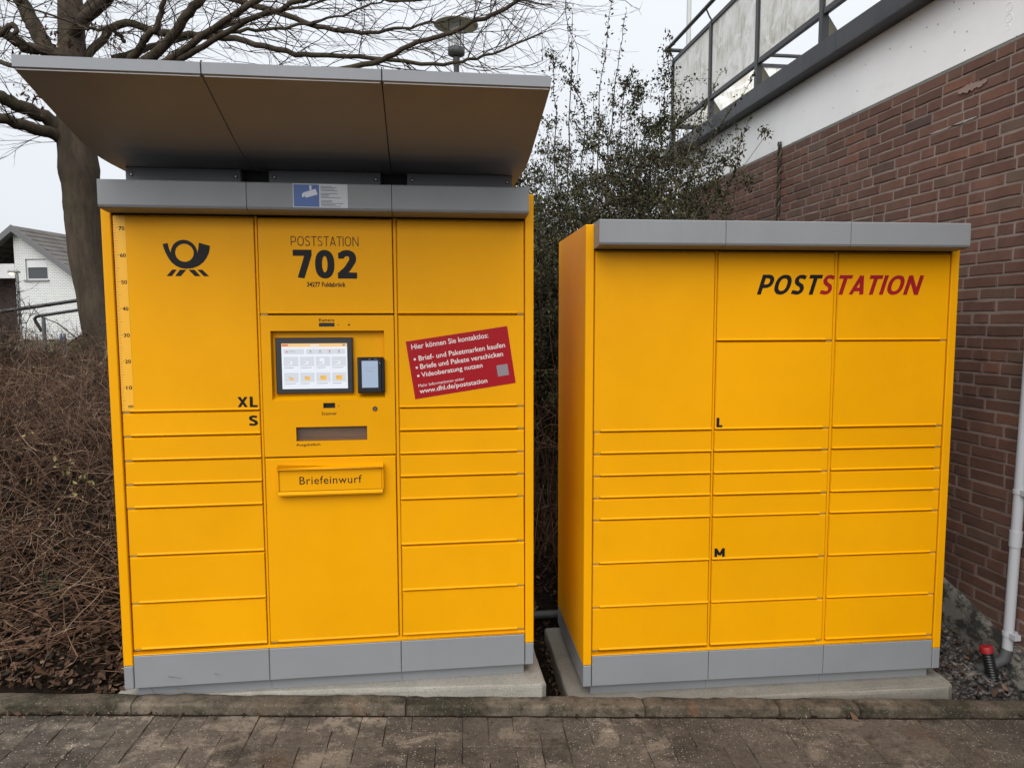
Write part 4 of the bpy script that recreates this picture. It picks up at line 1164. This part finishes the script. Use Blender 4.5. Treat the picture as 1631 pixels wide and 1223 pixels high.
# ------------------------------------------------------------------ shrubs
def shrub(label, spots, n_stems, h, spread, seed, leaf_n, tall=(), top_thin=.0, arches=()):
    rs = np.random.RandomState(seed); S = []; P = []; Z = []
    cx_ = sum(s[0] for s in spots)/len(spots); cy_ = sum(s[1] for s in spots)/len(spots); z0 = ground_z(cx_, cy_)
    t = thing('evergreen_shrub', label, 'shrub', (cx_, cy_, z0), 0, 'shrubs behind the lockers'); org = np.array((cx_, cy_, z0))
    def leaves_on(p, dens, lo=.0, spread_=.035, sz=(.012,.027)):
        p = np.array(p); n = len(p)
        for _ in range(int(dens)):
            u = lo + (1-lo)*rs.rand(); i = min(n-2, int(u*(n-1))); f = u*(n-1)-i
            P.append(p[i]*(1-f)+p[i+1]*f + rs.normal(0, spread_, 3)); Z.append(rs.uniform(*sz))
    for _ in range(n_stems):
        sx, sy, hh = spots[rs.randint(len(spots))]; x, y = sx + rs.normal(0, spread*.7), sy + rs.normal(0, spread)
        hs = hh * rs.uniform(.55, 1.08); z = ground_z(x, y)
        p = arch(rs, (x, y, z), (rs.normal(-.03,.13), rs.normal(0,.2), 1), hs, 9, rs.uniform(-.1,.3), .08); S.append((p, rs.uniform(.004,.009), .0015))
        for i in range(3, 10):
            for _ in range(rs.randint(1, 4)):
                q = arch(rs, p[i], (rs.normal(0,.9), rs.normal(0,.9), rs.uniform(.0,1.1)), rs.uniform(.10,.38), 4, rs.uniform(-.2,.3), .16); S.append((q, .0022, .0009))
                leaves_on(q, leaf_n * rs.uniform(.4,1.5), .1, .022)
    for pts, r0 in tall:
        p = [np.array(q) for q in pts]; k = []
        for i in range(len(p)-1):
            for f in np.linspace(0, 1, 6)[:-1]: k.append(p[i]*(1-f)+p[i+1]*f + rs.normal(0,.008,3))
        k.append(p[-1]); S.append((k, r0, .0018)); leaves_on(k, 26*len(p), .25, .014, (.014,.030))
        for i in range(6, len(k)):
            if rs.rand() < .75:
                q = arch(rs, k[i], (rs.normal(0,.8), rs.normal(0,.4), rs.uniform(.3,1.1)), rs.uniform(.06,.30)*(1.15-i/len(k)), 4, .0, .15); S.append((q, .0018, .0008)); leaves_on(q, 9, .1, .012, (.014,.028))
    V, F = stem_mesh(S, 4); o = kind(link('stems', np_mesh('stems', V - org, F, SHRUBS), t), 'stuff')
    V, F = leaf_cards(np.array(P), np.array(Z), rs, .3, 1.0, .55); o = link('foliage', np_mesh('foliage', V - org, F, SHRUBL), t); kind(o, 'stuff')
def A(*pts): return [tuple(at(*p)) for p in pts]
shrub('dense small leaved evergreen shrub directly behind the gap between the lockers', [(.15,5.2,2.0),(.35,5.0,2.05),(.55,5.5,2.3),(.8,5.3,2.25),(.05,5.8,2.2),(.7,5.9,2.4)], 110, 1.6, .17, 31, 58,
      tall=[(A((884,300,5.2),(886,190,5.2),(880,95,5.2)),.005), (A((905,300,5.2),(908,170,5.2),(912,20,5.1)),.006), (A((925,280,5.4),(932,170,5.3),(900,110,5.2),(868,85,5.1)),.004),
            (A((950,300,5.5),(955,150,5.5),(975,0,5.4)),.005), (A((965,310,5.4),(980,130,5.4),(998,18,5.4)),.005), (A((975,280,5.4),(992,160,5.3),(1008,102,5.3)),.004)])
shrub('broad evergreen shrub with arching sprays leaning over the white band of the building', [(.95,5.4,2.3),(1.0,5.2,2.2),(1.1,5.6,2.3),(1.15,6.0,2.45),(1.3,6.4,2.5),(1.1,5.3,1.85)], 130, 1.7, .12, 37, 60,
      tall=[(A((1040,300,5.6),(1060,200,5.5),(1058,120,5.5)),.005), (A((1010,300,5.4),(1035,220,5.4),(1063,160,5.3)),.005), (A((1070,320,5.4),(1110,200,5.4),(1147,117,5.3)),.005),
            (A((1080,330,5.3),(1130,225,5.2),(1195,130,5.0)),.004), (A((1020,345,4.9),(1095,290,4.8),(1150,262,4.7),(1155,250,4.7)),.004), (A((1035,350,4.7),(1090,320,4.6),(1135,300,4.5)),.003),
            (A((1150,330,5.0),(1172,265,4.9),(1192,192,4.8)),.003), (A((935,345,4.6),(1000,285,4.7),(1060,235,4.8)),.004), (A((990,350,4.7),(960,250,5.0),(940,235,5.0)),.003)])
shrub('low straggly evergreen shrub close behind the plain locker', [(.5,4.55,1.8),(.8,4.5,1.85),(.95,4.55,1.7),(1.05,4.7,1.6),(.3,4.7,1.75)], 95, 1.3, .08, 41, 60)

# tangle of bare brown canes filling the gap between the lockers
def gap_canes():
    rs = np.random.RandomState(55); S = []
    for _ in range(330):
        x, y = rs.uniform(-.25, .62), rs.uniform(4.05, 5.3); S.append((arch(rs, (x,y,ground_z(x,y)-.02), (rs.normal(0,.22), rs.normal(-.05,.2), 1), rs.uniform(.5,1.5), 8, rs.uniform(-.1,.6), .12), rs.uniform(.0018,.005), .001))
    for _ in range(420):
        x, y = rs.uniform(-.25, .6), rs.uniform(3.95, 5.2); z = ground_z(x,y) + rs.uniform(.05,1.1); a = rs.uniform(0,6.28)
        S.append((arch(rs, (x,y,z), (math.cos(a), math.sin(a)*.5, rs.normal(.2,.5)), rs.uniform(.15,.6), 6, rs.uniform(-.2,.9), .25), .0018, .0007))
    V, F = stem_mesh(S); kind(link('bare_cane_tangle', np_mesh('bare_cane_tangle', V, F, BRAMBLE)), 'stuff')
gap_canes()

def bare_bush(label, px, py, Y, h, n, seed, base_z=None):
    rs = np.random.RandomState(seed); b = at(px, py, Y); z0 = ground_z(b.x, Y)
    t = thing('bare_bush', label, 'bush', (b.x, Y, z0)); S = []
    for _ in range(n):
        p = arch(rs, (rs.normal(0,.08), rs.normal(0,.08), 0), (rs.normal(.1,.42), rs.normal(0,.4), 1), h*rs.uniform(.6,1.1), 8, rs.uniform(-.1,.5), .13); S.append((p, .008, .002))
        for i in range(2, 9):
            for _ in range(3):
                q = arch(rs, p[i], (rs.normal(0,.8), rs.normal(0,.8), rs.uniform(-.1,1)), h*rs.uniform(.08,.3), 4, 0, .25); S.append((q, .0028, .001))
                r = arch(rs, q[rs.randint(1,5)], (rs.normal(0,.8), rs.normal(0,.8), rs.uniform(0,1)), h*rs.uniform(.05,.12), 3, 0, .3); S.append((r, .0014, .0008))
    V, F = stem_mesh(S, 4); kind(link('branches', np_mesh('branches', V, F, TWIG), t), 'stuff')
bare_bush('leafless dark twiggy bush at the left edge below the white house', 5, 560, 6.3, .85, 16, 61)
bare_bush('small leafless sapling growing at the foot of the big tree', 168, 560, 6.4, .34, 5, 62)
# thin sapling stem leaning across the handrails
rs_ = np.random.RandomState(3); S = [(A((135,556,6.6),(120,537,6.6),(92,515,6.5),(66,505,6.5),(44,482,6.4)), .006, .003)]
V, F = stem_mesh(S, 6); tag(link('leaning_branch', np_mesh('leaning_branch', V, F, TWIG)), 'single thin dark branch leaning across in front of the handrails', 'branch')

# ------------------------------------------------------------------ the big leafless tree
def tree():
    rs = np.random.RandomState(77); base = at(138, 560, 6.9); zb = ground_z(base.x, 6.9)
    t = thing('deciduous_tree', 'big leafless tree with forked grey brown trunk behind the canopied locker', 'tree', (base.x, 6.9, zb)); org = np.array((base.x, 6.9, zb))
    big = MB(); limbs = []
    def pl(pts, w0, w1, sub=6, jit=.007):
        P = [np.array(at(*p)) for p in pts]; out = []
        n = len(P)
        for i in range(n-1):
            p0 = P[max(0,i-1)]; p1 = P[i]; p2 = P[i+1]; p3 = P[min(n-1,i+2)]
            for f in np.linspace(0,1,sub,endpoint=False):
                q = .5*((2*p1)+(-p0+p2)*f+(2*p0-5*p1+4*p2-p3)*f*f+(-p0+3*p1-3*p2+p3)*f**3); out.append(q + rs.normal(0,jit,3)*(.3 if w0 > .1 else 1))
        out.append(P[-1]); rr = np.linspace(w0, w1, len(out)); return out, rr
    # trunk (px widths about 55 at 6.9 m -> radius .165)
    tp = [(176,620,6.9),(168,560,6.9),(155,490,6.9),(141,420,6.9),(132,350,6.9),(129,310,6.9),(126,270,6.9),(120,215,6.9),(118,160,6.92),(116,100,6.95),(113,30,7.0),(110,-60,7.05),(118,-180,7.1)]
    o, rr = pl(tp, .19, .12, 5, .006); rr = np.interp(np.linspace(0,1,len(o)), [0,.08,.2,.42,.5,.6,.75,1], [.21,.17,.158,.155,.175,.15,.125,.08])
    m = MB(); m.tube([q-org for q in o], list(rr*(1+.015*np.sin(np.arange(len(o))*.9))), 18); m.build('trunk', BARK, t); limbs.append((o, rr))
    L_ = [([(118,225,6.9),(85,195,6.8),(40,172,6.6),(-10,152,6.4),(-90,130,6.2)], .075,.05), ([(112,235,6.9),(85,212,6.75),(40,202,6.5),(-10,186,6.3),(-90,180,6.1)], .065,.04),
          ([(112,120,6.95),(85,86,6.9),(45,78,6.8),(15,58,6.7),(-30,35,6.6)], .065,.045), ([(95,100,6.95),(70,70,6.9),(50,35,6.9),(36,0,6.9),(20,-80,6.9)], .085,.06),
          ([(112,60,6.95),(135,30,6.8),(168,2,6.7),(230,-60,6.4)], .07,.05), ([(118,190,6.9),(170,130,6.6),(243,91,6.3),(285,40,6.15),(317,0,6.05),(350,-50,6.)], .06,.04),
          ([(150,150,6.7),(210,92,6.5),(232,62,6.4),(252,38,6.35),(262,0,6.3)], .05,.025), ([(170,135,6.6),(268,96,6.2),(330,52,6.0),(410,0,5.8),(470,-50,5.7)], .045,.024),
          ([(240,110,6.3),(300,88,6.1),(380,40,5.9),(480,2,5.7),(560,-40,5.6)], .035,.018), ([(118,120,6.95),(190,40,7.1),(270,55,7.1),(375,62,6.9),(470,86,6.6),(550,90,6.5),(690,102,6.2),(770,90,6.1),(865,53,6.)], .05,.008),
          ([(300,120,6.2),(440,118,6.0),(580,104,5.9),(650,75,5.8),(756,38,5.7),(830,-2,5.6),(900,-40,5.6)], .032,.014), ([(115,30,7.),(200,-20,7.),(330,-10,6.8),(470,30,6.6),(560,52,6.5),(640,45,6.4),(720,30,6.4)], .05,.008),
          ([(200,70,6.5),(180,48,6.4),(150,47,6.3),(120,38,6.3)], .02,.012), ([(0,55,6.6),(22,40,6.5),(27,60,6.5)], .03,.02), ([(330,52,6.0),(395,50,6.3),(480,40,6.5),(560,20,6.6),(640,-10,6.6)], .022,.008),
          ([(125,-60,7.05),(300,-120,7.),(500,-90,6.8),(700,-40,6.6),(850,10,6.5)], .06,.006), ([(60,-20,7.),(-20,-30,7.2),(-120,-70,7.2)], .06,.03), ([(180,95,7.2),(260,70,7.5),(400,30,7.8),(560,-10,8.)], .045,.01),
          ([(90,150,7.1),(30,110,7.6),(-60,80,8.)], .045,.015), ([(480,2,5.7),(540,-6,5.7),(640,2,5.7),(740,-12,5.6),(880,8,5.6)], .02,.005)]
    for pts, a, b in L_:
        o, rr = pl(pts, a, b); rr = rr*(.80 if pts[-1][0] > 250 else .92); limbs.append((o, rr)); big.tube([q-org for q in o], list(rr), 10)
    big.build('limb', BARK, t)
    tw = []; cl = []
    def grow(p, d, Ln, r, lv):
        k = max(3, int(Ln/.085)); d = d/np.linalg.norm(d); pts = [p]; st = Ln/k; bend = rs.normal(0,.05,3)
        for i in range(k):
            d = d + rs.normal(0,.13,3) + bend; d[2] *= .93; d /= np.linalg.norm(d); pts.append(pts[-1] + d*st)
        tw.append((pts, r, r*.4))
        if lv >= 3: return
        sd = 1
        for i in range(1, k+1):
            if rs.rand() < (.62 if lv < 2 else .5):
                tt = pts[i]-pts[i-1]; tt /= np.linalg.norm(tt); u = np.cross(tt, (rs.normal(0,.25), rs.normal(0,.5), 1.)); u /= np.linalg.norm(u); sd = -sd
                grow(pts[i], tt*rs.uniform(.8,1.3) + u*sd*rs.uniform(.4,.9) + rs.normal(0,.25,3), Ln*rs.uniform(.22,.5), max(.0011, r*.55), lv+1)
    for li, (o, rr) in enumerate(limbs[1:]):
        n = len(o)
        for i in range(1, n):
            for _ in range(2 if rr[i] < .02 else 1):
                if rs.rand() < (.45 if rr[i] > .045 else .62):
                    tt = o[i]-o[i-1]; tt = tt/(np.linalg.norm(tt)+1e-9); u = rs.normal(0,1,3)*np.array((1,.8,.9)); u -= tt*(u@tt); u /= np.linalg.norm(u)
                    grow(o[i], tt*rs.uniform(.6,1.3)+u, rs.uniform(.35,1.0)*(1.0 if rr[i] > .02 else .75), min(rr[i]*.4, rs.uniform(.0028,.0062)), 1)
        if li > 3 and o[-1][0] < .05: grow(o[-1], o[-1]-o[-3], .8, rr[-1]*.9, 1)
    V, F = stem_mesh(tw, 4); kind(link('twigs', np_mesh('twigs', V-org, F, TWIG), t), 'stuff')
    for px, py in ((75,38),(70,60),(92,66),(110,75),(118,80),(160,55),(150,45),(180,70),(190,78),(172,66),(25,78),(20,140),(40,150),(50,165),(62,168),(70,155),(58,150),(185,48),(75,10),(52,168),(66,175),(145,42),(85,60)):
        for _ in range(5): cl.append(np.array(at(px + rs.normal(0,5), py + rs.normal(0,7), 6.5 + rs.normal(0,.1))))
    cl = np.array(cl); V, F = leaf_cards(cl, rs.uniform(.03,.06,len(cl)), rs, .7, 1.3, .4); kind(link('clinging_leaves', np_mesh('clinging_leaves', V-org, F, CLING), t), 'stuff')
tree()

# ------------------------------------------------------------------ lamps, handrails, bollards
def park_lamp():
    c = at(727, 105, 10.); zb = ground_z(c.x, 10.); t = thing('street_lamp', 'tall lamp post with flat round hat and glass cylinder behind the canopy', 'street lamp', (c.x, 10., zb))
    z = lambda py: at(727, py, 10.).z - zb
    GM = flat('lamp grey metal', (.055,.058,.06), .5)
    m = MB(); m.lathe([(.055,0),(.055,.9),(.042,.95),(.038, z(92)-.12),(.046,z(92)-.10),(.046,z(92))], 16); m.build('pole', GM, t)
    m = MB(); m.lathe([(.0,z(92)),(.06,z(91)),(.112,z(88)),(.116,z(78)),(.105,z(77)),(0,z(77))], 28); m.build('collar', GM, t)
    g = Mat('lamp glass', (.75,.78,.8), .08, .5); g.b.inputs['Alpha'].default_value = .30
    m = MB(); m.lathe([(.108,z(77)),(.108,z(33))], 28); m.build('glass_cylinder', g.m, t)
    m = MB(); m.lathe([(.0,z(75)),(.035,z(74)),(.035,z(42)),(.0,z(40))], 16); m.build('lamp_tube', flat('lamp tube white', (.62,.64,.66), .4), t)
    m = MB()
    for k in range(4): a = .6 + k*math.pi/2; m.tube([(.112*math.cos(a), .112*math.sin(a), z(80)), (.112*math.cos(a), .112*math.sin(a), z(33))], .006, 6)
    m.build('cage_bar', GM, t)
    m = MB(); m.lathe([(0,z(36)),(.12,z(35.5)),(.285,z(41.5)),(.297,z(41)),(.298,z(39.5)),(.2,z(33)),(.06,z(28)),(0,z(27.5))], 40); m.build('hat', flat('lamp hat pale metal', (.62,.62,.58), .55), t)
park_lamp()

def lit_lamp():
    p = at(30, 480, 27.); zb = ground_z(p.x, 27.); t = thing('street_lamp', 'small lit street lamp in front of the white house', 'street lamp', (p.x, 27., zb)); GM = flat('lamp pole grey', (.18,.185,.19), .5)
    zt = at(30, 436, 27.).z - zb
    m = MB(); m.lathe([(.06,0),(.045,zt-.1),(.04,zt)], 10); m.build('pole', GM, t)
    m = MB(); m.tube([(0,0,zt-.02),(-.05,0,zt+.06),(-.02,0,zt+.10)], .03, 8); m.box(-.30,.06,-.09,.09,zt+.03,zt+.10); m.build('lamp_head', GM, t)
    m = MB(); m.lathe([(0,zt-.06),(.07,zt-.04),(.085,zt+.0),(.06,zt+.03),(0,zt+.03)], 12, (-.18,-.04)); m.build('bulb', emit('lit lamp glow', (1.,.80,.45), 2.2), t)
lit_lamp()

def handrails():
    HB = flat('black rail coating', (.014,.014,.016), .4); PG = flat('galvanised post', (.10,.115,.135), .5, .4, .2)
    p0 = at(-40, 502, 9.2); p1 = at(40, 491, 9.3); p2 = at(200, 467, 9.6)
    t = thing('handrail', 'long black handrail sloping up behind the tree trunk', 'handrail', (p1.x, p1.y, ground_z(p1.x, p1.y))); o = Vector(t.location)
    m = MB(); m.tube([p0-o, p1-o, p2-o], .024, 12); m.build('rail', HB, t)
    m = MB()
    for q in (p0, p2): m.tube([q-o-Vector((0,0,.02)), Vector((q.x, q.y, ground_z(q.x,q.y)-.1))-o], .021, 10)
    m.build('post', PG, t)
    a = at(66, 505, 8.6); t2 = thing('handrail', 'shorter black handrail with rounded loop end on a grey post', 'handrail', (a.x, a.y, ground_z(a.x, a.y))); o = Vector(t2.location)
    pts = [at(67,528,8.62), at(58,514,8.6), at(55,508,8.6), at(58,504.5,8.6), at(64,503,8.6), at(100,497.5,8.65), at(170,487,8.8), at(230,478,9.)]
    m = MB(); m.tube([q-o for q in pts], .019, 12); m.build('rail', HB, t2)
    m = MB(); b = at(69,505,8.6); m.tube([b-o, at(72,560,8.6)-o, Vector((at(72,560,8.6).x, 8.6, ground_z(at(72,560,8.6).x, 8.6)-.1))-o], [.021,.026,.026], 12); e = at(215,481,8.95); m.tube([e-o, Vector((e.x,e.y,ground_z(e.x,e.y)-.1))-o], .021, 10); m.build('post', PG, t2)
handrails()
BLUE = flat('dull blue painted metal', (.075,.10,.17), .6)
for i, (px, top, Y, lab, w, mt) in enumerate(((97,531,15.,'dull blue bollard in front of the white house, left one of a close pair',.025,BLUE),(102.5,531,15.,'dull blue bollard in front of the white house, right one of a close pair',.025,BLUE),
                                      (58,531,15.5,'pale weathered bollard standing alone left of the loop handrail post',.024,flat('pale bollard', (.22,.23,.24), .7)))):
    p = at(px, top, Y); zb = ground_z(p.x, Y); m = MB(); h = p.z - zb
    m.lathe([(w,-.1),(w,h-.12),(w*1.25,h-.11),(w*1.25,h-.07),(w*.95,h-.06),(w*.95,h-.02),(w*.5,h),(0,h+.005)], 14)
    o = m.build('bollard', mt, None, (p.x, Y, zb)); tag(o, lab, 'bollard', 'bollards before the white house')

# round clipped bush by the house
def round_bush():
    rs = np.random.RandomState(5); c = at(139, 545, 14.); zb = ground_z(c.x, 14.); n = 5000; d = rs.normal(0,1,(n,3)); d /= np.linalg.norm(d,axis=1)[:,None]
    r = rs.uniform(.75,1.05,n)[:,None]; P = d*r*np.array((.32,.32,.34)) + np.array((0,0,.30)); P[:,2] = np.maximum(P[:,2], 0.0)
    t = thing('round_bush', 'rounded dark green bush beside the tree trunk', 'bush', (c.x, 14., zb)); V, F = leaf_cards(P, rs.uniform(.025,.05,n), rs, .3, 1., .6)
    kind(link('foliage', np_mesh('foliage', V, F, WEED), t), 'stuff'); m = MB(); m.tube([(0,0,-.05),(0,0,.3)], [.03,.01], 8); m.build('stem', SHRUBS, t)
round_bush()

# ------------------------------------------------------------------ the white house far behind
def house():
    Y = 38.; S = Y / 1144.46
    a = at(28, 360, Y); gx = a.x; zg = .45
    t = thing('white_house', 'white brick gabled house with grey tiled roof and half closed shutter', 'house', (gx, Y, zg), -.10)
    def mwall():
        m = Mat('white painted brick', (.62,.63,.62), .8, .2); br = m.n('ShaderNodeTexBrick'); br.inputs['Scale'].default_value = 1.; br.inputs['Mortar Size'].default_value = .012; br.inputs['Brick Width'].default_value = .21; br.inputs['Row Height'].default_value = .083
        br.inputs['Color1'].default_value = (.60,.61,.60,1); br.inputs['Color2'].default_value = (.66,.67,.66,1); br.inputs['Mortar'].default_value = (.30,.31,.31,1); br.inputs['Mortar Smooth'].default_value = .3
        v = m.n('ShaderNodeTexCoord'); sw = m.n('ShaderNodeSeparateXYZ'); cb = m.n('ShaderNodeCombineXYZ'); m.l(v.outputs['Object'], sw.inputs[0]); m.l(sw.outputs['X'], cb.inputs[0]); m.l(sw.outputs['Z'], cb.inputs[1]); m.l(cb.outputs[0], br.inputs['Vector'])
        m.col = br.outputs['Color']; m.l(m.col, m.b.inputs['Base Color']); return m.m
    WB = mwall(); RT = Mat('grey brown roof tiles', (.115,.105,.095), .85, .2); RT.val(RT.rng(RT.noise(1.2,6), .3,.7,.75,1.3)); RT = RT.m
    VB = flat('grey verge board', (.12,.12,.125), .7); DW = Mat('dark brown cladding', (.055,.040,.036), .8, .2); DW.val(DW.rng(DW.noise(6,5,.6,(8,1,.3)),.3,.7,.7,1.3)); DW = DW.m
    apex = at(28, 362, Y).z - zg; sl = .735; hw = 5.2; eave = apex - sl*hw; dep = 9.
    xl = -.30; top_l = apex - sl*abs(xl)
    m = MB()
    # gable wall with the window opening: white part from xl to hw
    wx0, wx1 = (37-28)*S, (74-28)*S; wz1 = at(28,413,Y).z - zg; wz0 = at(28,446,Y).z - zg
    def top(x): return apex - sl*abs(x) - .12
    m.add([(xl,0,0),(hw,0,0),(hw,0,wz0),(xl,0,wz0)], [(0,1,2,3)])
    m.add([(xl,0,wz0),(wx0,0,wz0),(wx0,0,wz1),(xl,0,wz1)], [(0,1,2,3)]); m.add([(wx1,0,wz0),(hw,0,wz0),(hw,0,min(wz1,top(hw))),(wx1,0,wz1)], [(0,1,2,3)])
    m.add([(xl,0,wz1),(wx0,0,wz1),(wx1,0,wz1),(hw - max(0,(wz1-top(hw))/sl),0,wz1),(0,0,top(0)),(xl,0,top(xl))], [(0,1,2,3,4,5)])
    m.add([(hw,0,0),(hw,dep,0),(hw,dep,top(hw)),(hw,0,top(hw))], [(0,1,2,3)]); m.add([(xl,0,0),(xl,1.4,0),(xl,1.4,top(xl)),(xl,0,top(xl))], [(3,2,1,0)])
    for p, q in (((wx0,wz0),(wx0,wz1)),((wx1,wz0),(wx1,wz1)),((wx0,wz1),(wx1,wz1))): m.add([(p[0],0,p[1]),(q[0],0,q[1]),(q[0],.14,q[1]),(p[0],.14,p[1])], [(0,1,2,3)])
    m.build('wall', WB, t)
    m = MB(); m.add([(-hw,1.4,0),(xl,1.4,0),(xl,1.4,top(xl)),(-hw,1.4,top(hw))], [(0,1,2,3)]); m.build('recessed_wall', DW, t)
    m = MB(); m.box(-hw, xl - .02, .0, .12, at(28,443,Y).z-zg, at(28,420,Y).z-zg); m.build('balcony_front', flat('white balcony board', (.55,.56,.56), .7), t)
    # roof: two tiled slopes as stepped courses
    for sgn in (1, -1):
        m = MB(); nc = 17; stp = (hw + .5) / nc
        for i in range(nc):
            x0, x1 = i*stp, (i+1)*stp + .03; z0 = apex - sl*x0 + .02; z1 = apex - sl*x1 + .02
            v = [(sgn*x0,-.45,z0+.02),(sgn*x1,-.45,z1+.06),(sgn*x1,dep,z1+.06),(sgn*x0,dep,z0+.02),(sgn*x0,-.45,z0-.06),(sgn*x1,-.45,z1-.0),(sgn*x1,dep,z1-.0),(sgn*x0,dep,z0-.06)]
            m.add(v, [(0,1,2,3),(4,7,6,5),(0,4,5,1),(1,5,6,2),(3,2,6,7)])
        r = m.build('roof', RT, t)
        b = MB(); x1 = hw + .5
        b.add([(0,-.48,apex+.07),(sgn*x1,-.48,apex-sl*x1+.11),(sgn*x1,-.48,apex-sl*x1-.22),(0,-.48,apex-.27),(0,-.40,apex+.07),(sgn*x1,-.40,apex-sl*x1+.11),(sgn*x1,-.40,apex-sl*x1-.22),(0,-.40,apex-.27)],
              [(0,1,2,3),(4,7,6,5),(3,2,6,7),(0,4,5,1),(1,5,6,2)]); b.add([(0,-.40,apex-.20),(sgn*x1,-.40,apex-sl*x1-.16),(sgn*x1,0.05,apex-sl*x1-.16),(0,0.05,apex-.20)], [(0,1,2,3)]); b.build('verge_board', VB, r)
    m = MB(); m.box(1.7, 2.5, 5.0, 6.2, apex-2.2, apex + .15); m.box(1.62, 2.58, 4.92, 6.28, apex+.151, apex+.22); m.build('chimney', flat('grey chimney cladding', (.12,.125,.13), .7), t)
    w = MB(); fr = .06
    w.box(wx0, wx1, .10, .14, wz0, wz0+fr); w.box(wx0, wx1, .10, .14, wz1-fr, wz1); w.box(wx0, wx0+fr, .10, .14, wz0+fr, wz1-fr); w.box(wx1-fr, wx1, .10, .14, wz0+fr, wz1-fr)
    wf = w.build('window', flat('white window frame', (.6,.6,.6), .5), t)
    zs = wz1 - (wz1-wz0)*.40
    m = MB(); k = 9
    for i in range(k): za, zb_ = zs + (wz1-fr-zs)*i/k, zs + (wz1-fr-zs)*(i+1)/k; m.box(wx0+fr, wx1-fr, .06, .085, za+.004, zb_-.002)
    m.build('shutter', flat('white shutter', (.66,.67,.68), .6), wf); m = MB(); m.box(wx0+fr, wx1-fr, .125, .13, wz0+fr, zs); m.build('pane', flat('dark window pane', (.055,.06,.065), .12, .5), wf)
    m = MB(); m.box(wx0-.08, wx1+.08, -.08, .10, wz0-.07, wz0-.005); m.build('sill', flat('grey sill', (.2,.2,.2), .6), wf)
house()
